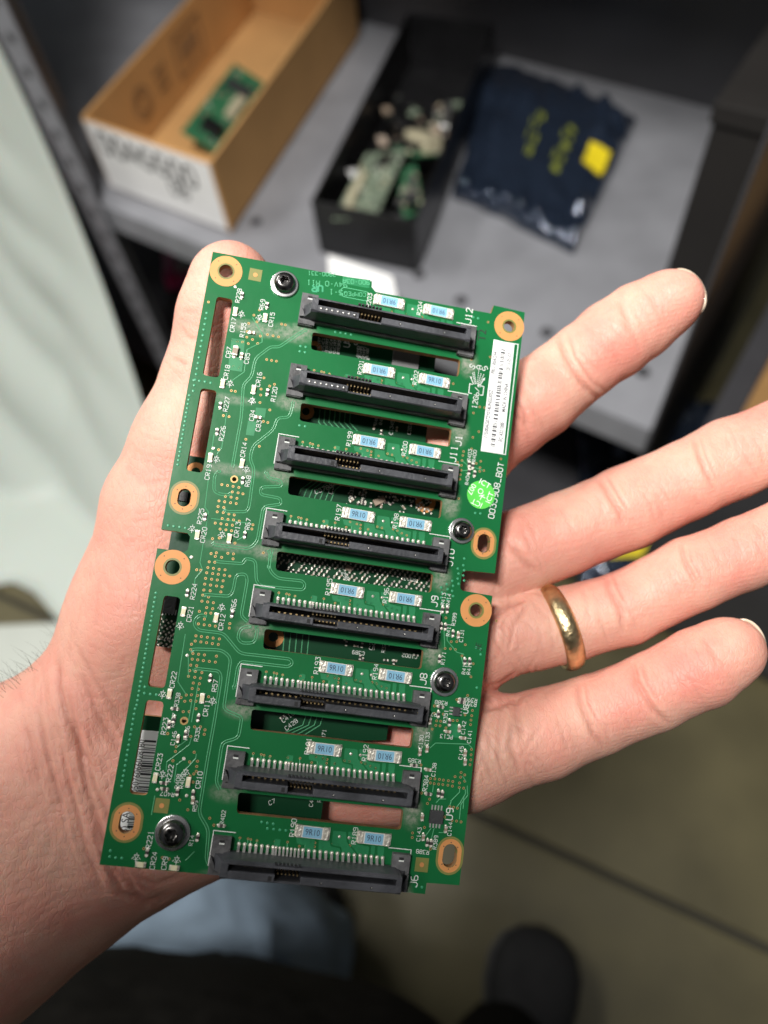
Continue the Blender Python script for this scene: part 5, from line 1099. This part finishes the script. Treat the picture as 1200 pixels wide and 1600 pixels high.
# ---- antistatic bags
def bag(name, corners, label, hgt, seed, amp=.012, nu=90, folds=()):
    c = [np.array(p) for p in corners]; o_ = c[0]; vs = []; n = nu
    for top in (1, 0):
        for i in range(n):
            for j in range(n):
                u, v = i / (n - 1), j / (n - 1); p = c[0] * (1 - u) * (1 - v) + c[1] * u * (1 - v) + c[2] * u * v + c[3] * (1 - u) * v
                e = (16 * u * (1 - u) * v * (1 - v)) ** .35; k = Vector((u * 3.2 + seed, v * 3.2, seed))
                z = hgt * e + amp * (abs(mnoise.noise(k)) + .6 * abs(mnoise.noise(k * 2.3)) + .3 * abs(mnoise.noise(k * 6)) + .9 * (1 - e) ** .7 * abs(mnoise.noise(k * 3.7))) * (.35 + .65 * (1 - e * .6)) if top else 0.0005
                if top: z += sum(h_ * 1.35 * math.exp(-(((u - a_) / s_ / 1.4) ** 2 + ((v - b_) / s_ / 1.4) ** 2)) for (a_, b_, s_, h_) in folds)
                w = .006 * mnoise.noise(k * 1.7); vs.append(tuple(p + np.array([w, w, z]) - o_))
    fs = []
    for t in (0, 1):
        for i in range(n - 1):
            for j in range(n - 1):
                a = t * n * n + i * n + j; f = (a, a + n, a + n + 1, a + 1); fs.append(f if not t else f[::-1])
    for i in range(n - 1):
        for (a, b) in ((i, i + 1), (n * n - n + i, n * n - n + i + 1), (i * n, (i + 1) * n), (i * n + n - 1, (i + 1) * n + n - 1)): fs.append((a, b, b + n * n, a + n * n))
    me = bpy.data.meshes.new(name); me.from_pydata(vs, [], fs); me.materials.append(M['bag']); bm = bmesh.new(); bm.from_mesh(me); bmesh.ops.recalc_face_normals(bm, faces=bm.faces); bm.to_mesh(me); bm.free()
    me.polygons.foreach_set('use_smooth', [True] * len(me.polygons)); o = link(name, me); o.location = tuple(o_); tag(o, label, 'bag')
    def on(u, v, up=.001):
        i, j = min(n - 2, int(u * (n - 1))), min(n - 2, int(v * (n - 1))); return tuple(np.array(vs[i * n + j]) + np.array([0, 0, up]))
    return o, on
b1, on = bag('antistatic_bag', (at(768, 104, DZ), at(996, 190, DZ), at(896, 398, DZ), at(708, 308, DZ)), 'dark blue antistatic bag with a yellow sticker lying on the deck', .028, 3.3, .012, folds=((.05, .93, .035, .016), (.10, .98, .03, .012), (.30, .96, .04, .012), (.42, .97, .03, .012), (.55, .96, .035, .012), (.68, .95, .03, .01), (.93, .78, .03, .014), (.97, .93, .03, .012), (.80, .10, .035, .015), (.90, .16, .04, .017), (.62, .04, .03, .012), (.04, .35, .05, .012), (.86, .3, .045, .016), (.3, .3, .12, .012), (.2, .6, .1, .01)))
def patch(name, on, u0, u1, v0, v1, m, parent, up=.0025, n=6):
    vs = [on(u0 + (u1 - u0) * i / n, v0 + (v1 - v0) * j / n, up) for i in range(n + 1) for j in range(n + 1)]; b = MB(1, False)
    b.add(vs, [(i * (n + 1) + j, (i + 1) * (n + 1) + j, (i + 1) * (n + 1) + j + 1, i * (n + 1) + j + 1) for i in range(n) for j in range(n)], m); return b.build(name, parent, smooth=True)
patch('yellow_sticker', on, .83, .96, .40, .58, M['yellow'], b1)
for (u0, u1, v0, v1) in [(.63 + .022 * i, .645 + .022 * i, .36 + .07 * j + .012 * (i % 2), .41 + .07 * j) for i in range(4) for j in range(5) if (i * 3 + j * 2) % 4] + [(.42 + .03 * i, .437 + .03 * i, .36 + .08 * j, .42 + .08 * j) for i in range(3) for j in range(4) if (i + j) % 3]: patch('printed_symbol', on, u0, u1, v0, v1, M['yprint'], b1, n=3)
b2, on = bag('antistatic_bag', (at(900, 640, .1), at(1180, 640, .1), at(1180, 960, .1), at(900, 960, .1)), 'black antistatic bag on the lower deck seen between the fingers', .05, 8.1, .016, folds=((.30, .13, .04, .02), (.27, .22, .035, .016), (.36, .19, .03, .016), (.24, .3, .03, .015)))
patch('yellow_sticker', on, .10, .55, .56, .82, M['yellow'], b2)
db = empty('shade_block', sp(.80, .2, DZ)); tag(db, 'added tall dark block standing in for shade in the back right corner of the shelf', 'box'); M['shade_dark'] = mat('corner_shade_brown', (0.007, 0.0055, 0.0045), .8, var=.2, vscale=12)  # added dark block; its near-black colour stands in for the corner's shade
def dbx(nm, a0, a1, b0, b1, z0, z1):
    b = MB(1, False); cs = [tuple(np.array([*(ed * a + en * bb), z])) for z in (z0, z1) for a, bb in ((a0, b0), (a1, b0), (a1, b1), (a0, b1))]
    b.add(cs, [(0, 3, 2, 1), (4, 5, 6, 7), (0, 1, 5, 4), (1, 2, 6, 5), (2, 3, 7, 6), (3, 0, 4, 7)], M['shade_dark']); return b.build(nm, db, bevel=.002)
dbx('box_body', 0, .068, 0, .42, .001, .24); dbx('block_top', -.004, .072, -.004, .424, .2402, .262)
# ---- tall brown box at the far end, pink packet on the lower deck
A1 = at(1205, 560, .6); A1[2] = DZ; t = empty('cardboard_box', tuple(A1)); tag(t, 'low brown cardboard box with cream tape on the added stand right of the shelf', 'cardboard box')
def cb2(nm, a0, a1, b0, b1, z0, z1, m):
    b = MB(1, False); cs = [tuple(np.array([*(ed * a + en * bb), z])) for z in (z0, z1) for a, bb in ((a0, b0), (a1, b0), (a1, b1), (a0, b1))]
    b.add(cs, [(0, 3, 2, 1), (4, 5, 6, 7), (0, 1, 5, 4), (1, 2, 6, 5), (2, 3, 7, 6), (3, 0, 4, 7)], m); return b.build(nm, t, bevel=.002)
cb2('box_body', 0, .26, 0, .34, .001, .13, M['card']); cb2('tape_strip', .11, .15, -.001, .341, .1312, .1322, M['cream'])
cab = empty('shadow_stand', (A1[0], A1[1], 0)); tag(cab, 'added dark stand under the brown box, filling plain shadow past the right end of the shelf', 'cabinet')  # added to carry the box; dark where only floor in shade shows
def cbx(nm, a0, a1, b0, b1, z0, z1, m):
    b = MB(1, False); cs = [tuple(np.array([*(ed * a + en * bb), z])) for z in (z0, z1) for a, bb in ((a0, b0), (a1, b0), (a1, b1), (a0, b1))]
    b.add(cs, [(0, 3, 2, 1), (4, 5, 6, 7), (0, 1, 5, 4), (1, 2, 6, 5), (2, 3, 7, 6), (3, 0, 4, 7)], m); return b.build(nm, cab, bevel=.002)
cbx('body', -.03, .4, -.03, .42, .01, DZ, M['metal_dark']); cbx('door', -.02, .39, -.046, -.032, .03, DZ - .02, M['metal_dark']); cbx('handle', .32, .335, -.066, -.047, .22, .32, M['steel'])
pk = at(286, 420, .3); o = MB(1, False)
b2_, on = bag('snack_packet', (at(255, 395, .1), at(305, 385, .1), at(318, 440, .1), at(262, 455, .1)), 'pink and white packet lying on the lower deck beside the thumb', .03, 5.7, .006, 24)
b2_.data.materials.clear(); b2_.data.materials.append(mat('pink_film', (.72, .05, .22), .35)); patch('white_panel', on, .45, .97, .1, .9, M['white'], b2_); b2_['category'] = 'packet'
# ---- translucent plastic sheet hung beside the shelf, its foot spread on the floor
def sheet_material():
    m, N, L, P = nt('plastic_sheet'); P.inputs['Base Color'].default_value = (.55, .58, .53, 1); P.inputs['Roughness'].default_value = .38
    P.inputs['Subsurface Weight'].default_value = .2; P.inputs['Subsurface Scale'].default_value = .01
    return m
M['sheet'] = sheet_material()
PA = E0 + ed * (XL - .004) - en * .016
na, nb = 90, 90; vs = []
for i in range(na):
    for j in range(nb):
        s = i / (na - 1) * 1.25; z = 1.75 - 1.75 * j / (nb - 1)
        k = Vector((s * 2.2, z * 1.1, 1.0)); f = .10 * (mnoise.noise(k) + .6 * abs(mnoise.noise(Vector((s * 3 + z * 2.2, z - s, 4)))) + .35 * abs(mnoise.noise(Vector((s * 4 - z * 4, z * 2, 9))))) * min(1, s * 6) + .02 * min(1, s * 8)
        sw = .28 * (max(0, .75 - z) / .75) ** 2.2
        p = PA - ed * s - en * (f + sw) + ed * 1.0 * (f + sw) * (1 - i / (na - 1)); vs.append((*p, max(.004, z)))
nf = 7; base = len(vs)
for j in range(nf):                                    # the part lying on the floor
    for i in range(na):
        f0 = np.array(vs[i * nb + nb - 1][:2]); d = .03 + j * .026; p = f0 - en * d + ed * .6 * d * (1 - i / (na - 1)); s = i / (na - 1) * 1.25
        vs.append((*p, .006 + .014 * abs(mnoise.noise(Vector((s * 5, d * 6, 2)))) * min(1, j * .4) ))
fs = [(i * nb + j, i * nb + j + 1, (i + 1) * nb + j + 1, (i + 1) * nb + j) for i in range(na - 1) for j in range(nb - 1)]
fs += [(i * nb + nb - 1, base + i, base + i + 1, (i + 1) * nb + nb - 1) for i in range(na - 1)] + [(base + j * na + i, base + (j + 1) * na + i, base + (j + 1) * na + i + 1, base + j * na + i + 1) for j in range(nf - 1) for i in range(na - 1)]
me = bpy.data.meshes.new('plastic_sheet'); me.from_pydata(vs, [], fs); me.materials.append(M['sheet']); me.polygons.foreach_set('use_smooth', [True] * len(me.polygons))
o = link('plastic_sheet', me); tag(o, 'pale green plastic sheet hanging beside the shelf post and trailing on the floor', 'plastic sheet')
m_ = o.modifiers.new('thickness', 'SOLIDIFY'); m_.thickness = .0012

pc = [at(-170, 984, .012), at(190, 968, .012), at(190, 1160, .012), at(-170, 1180, .012)]
o = slab('floor_panel', pc[::-1], -.012, mat('pale_panel', (.50, .53, .48), .45, var=.05, vscale=9)); tag(o, 'flat pale grey-green panel lying on the floor below the plastic sheet', 'panel')
b1['group'] = b2['group'] = 'antistatic bags on the shelf unit'
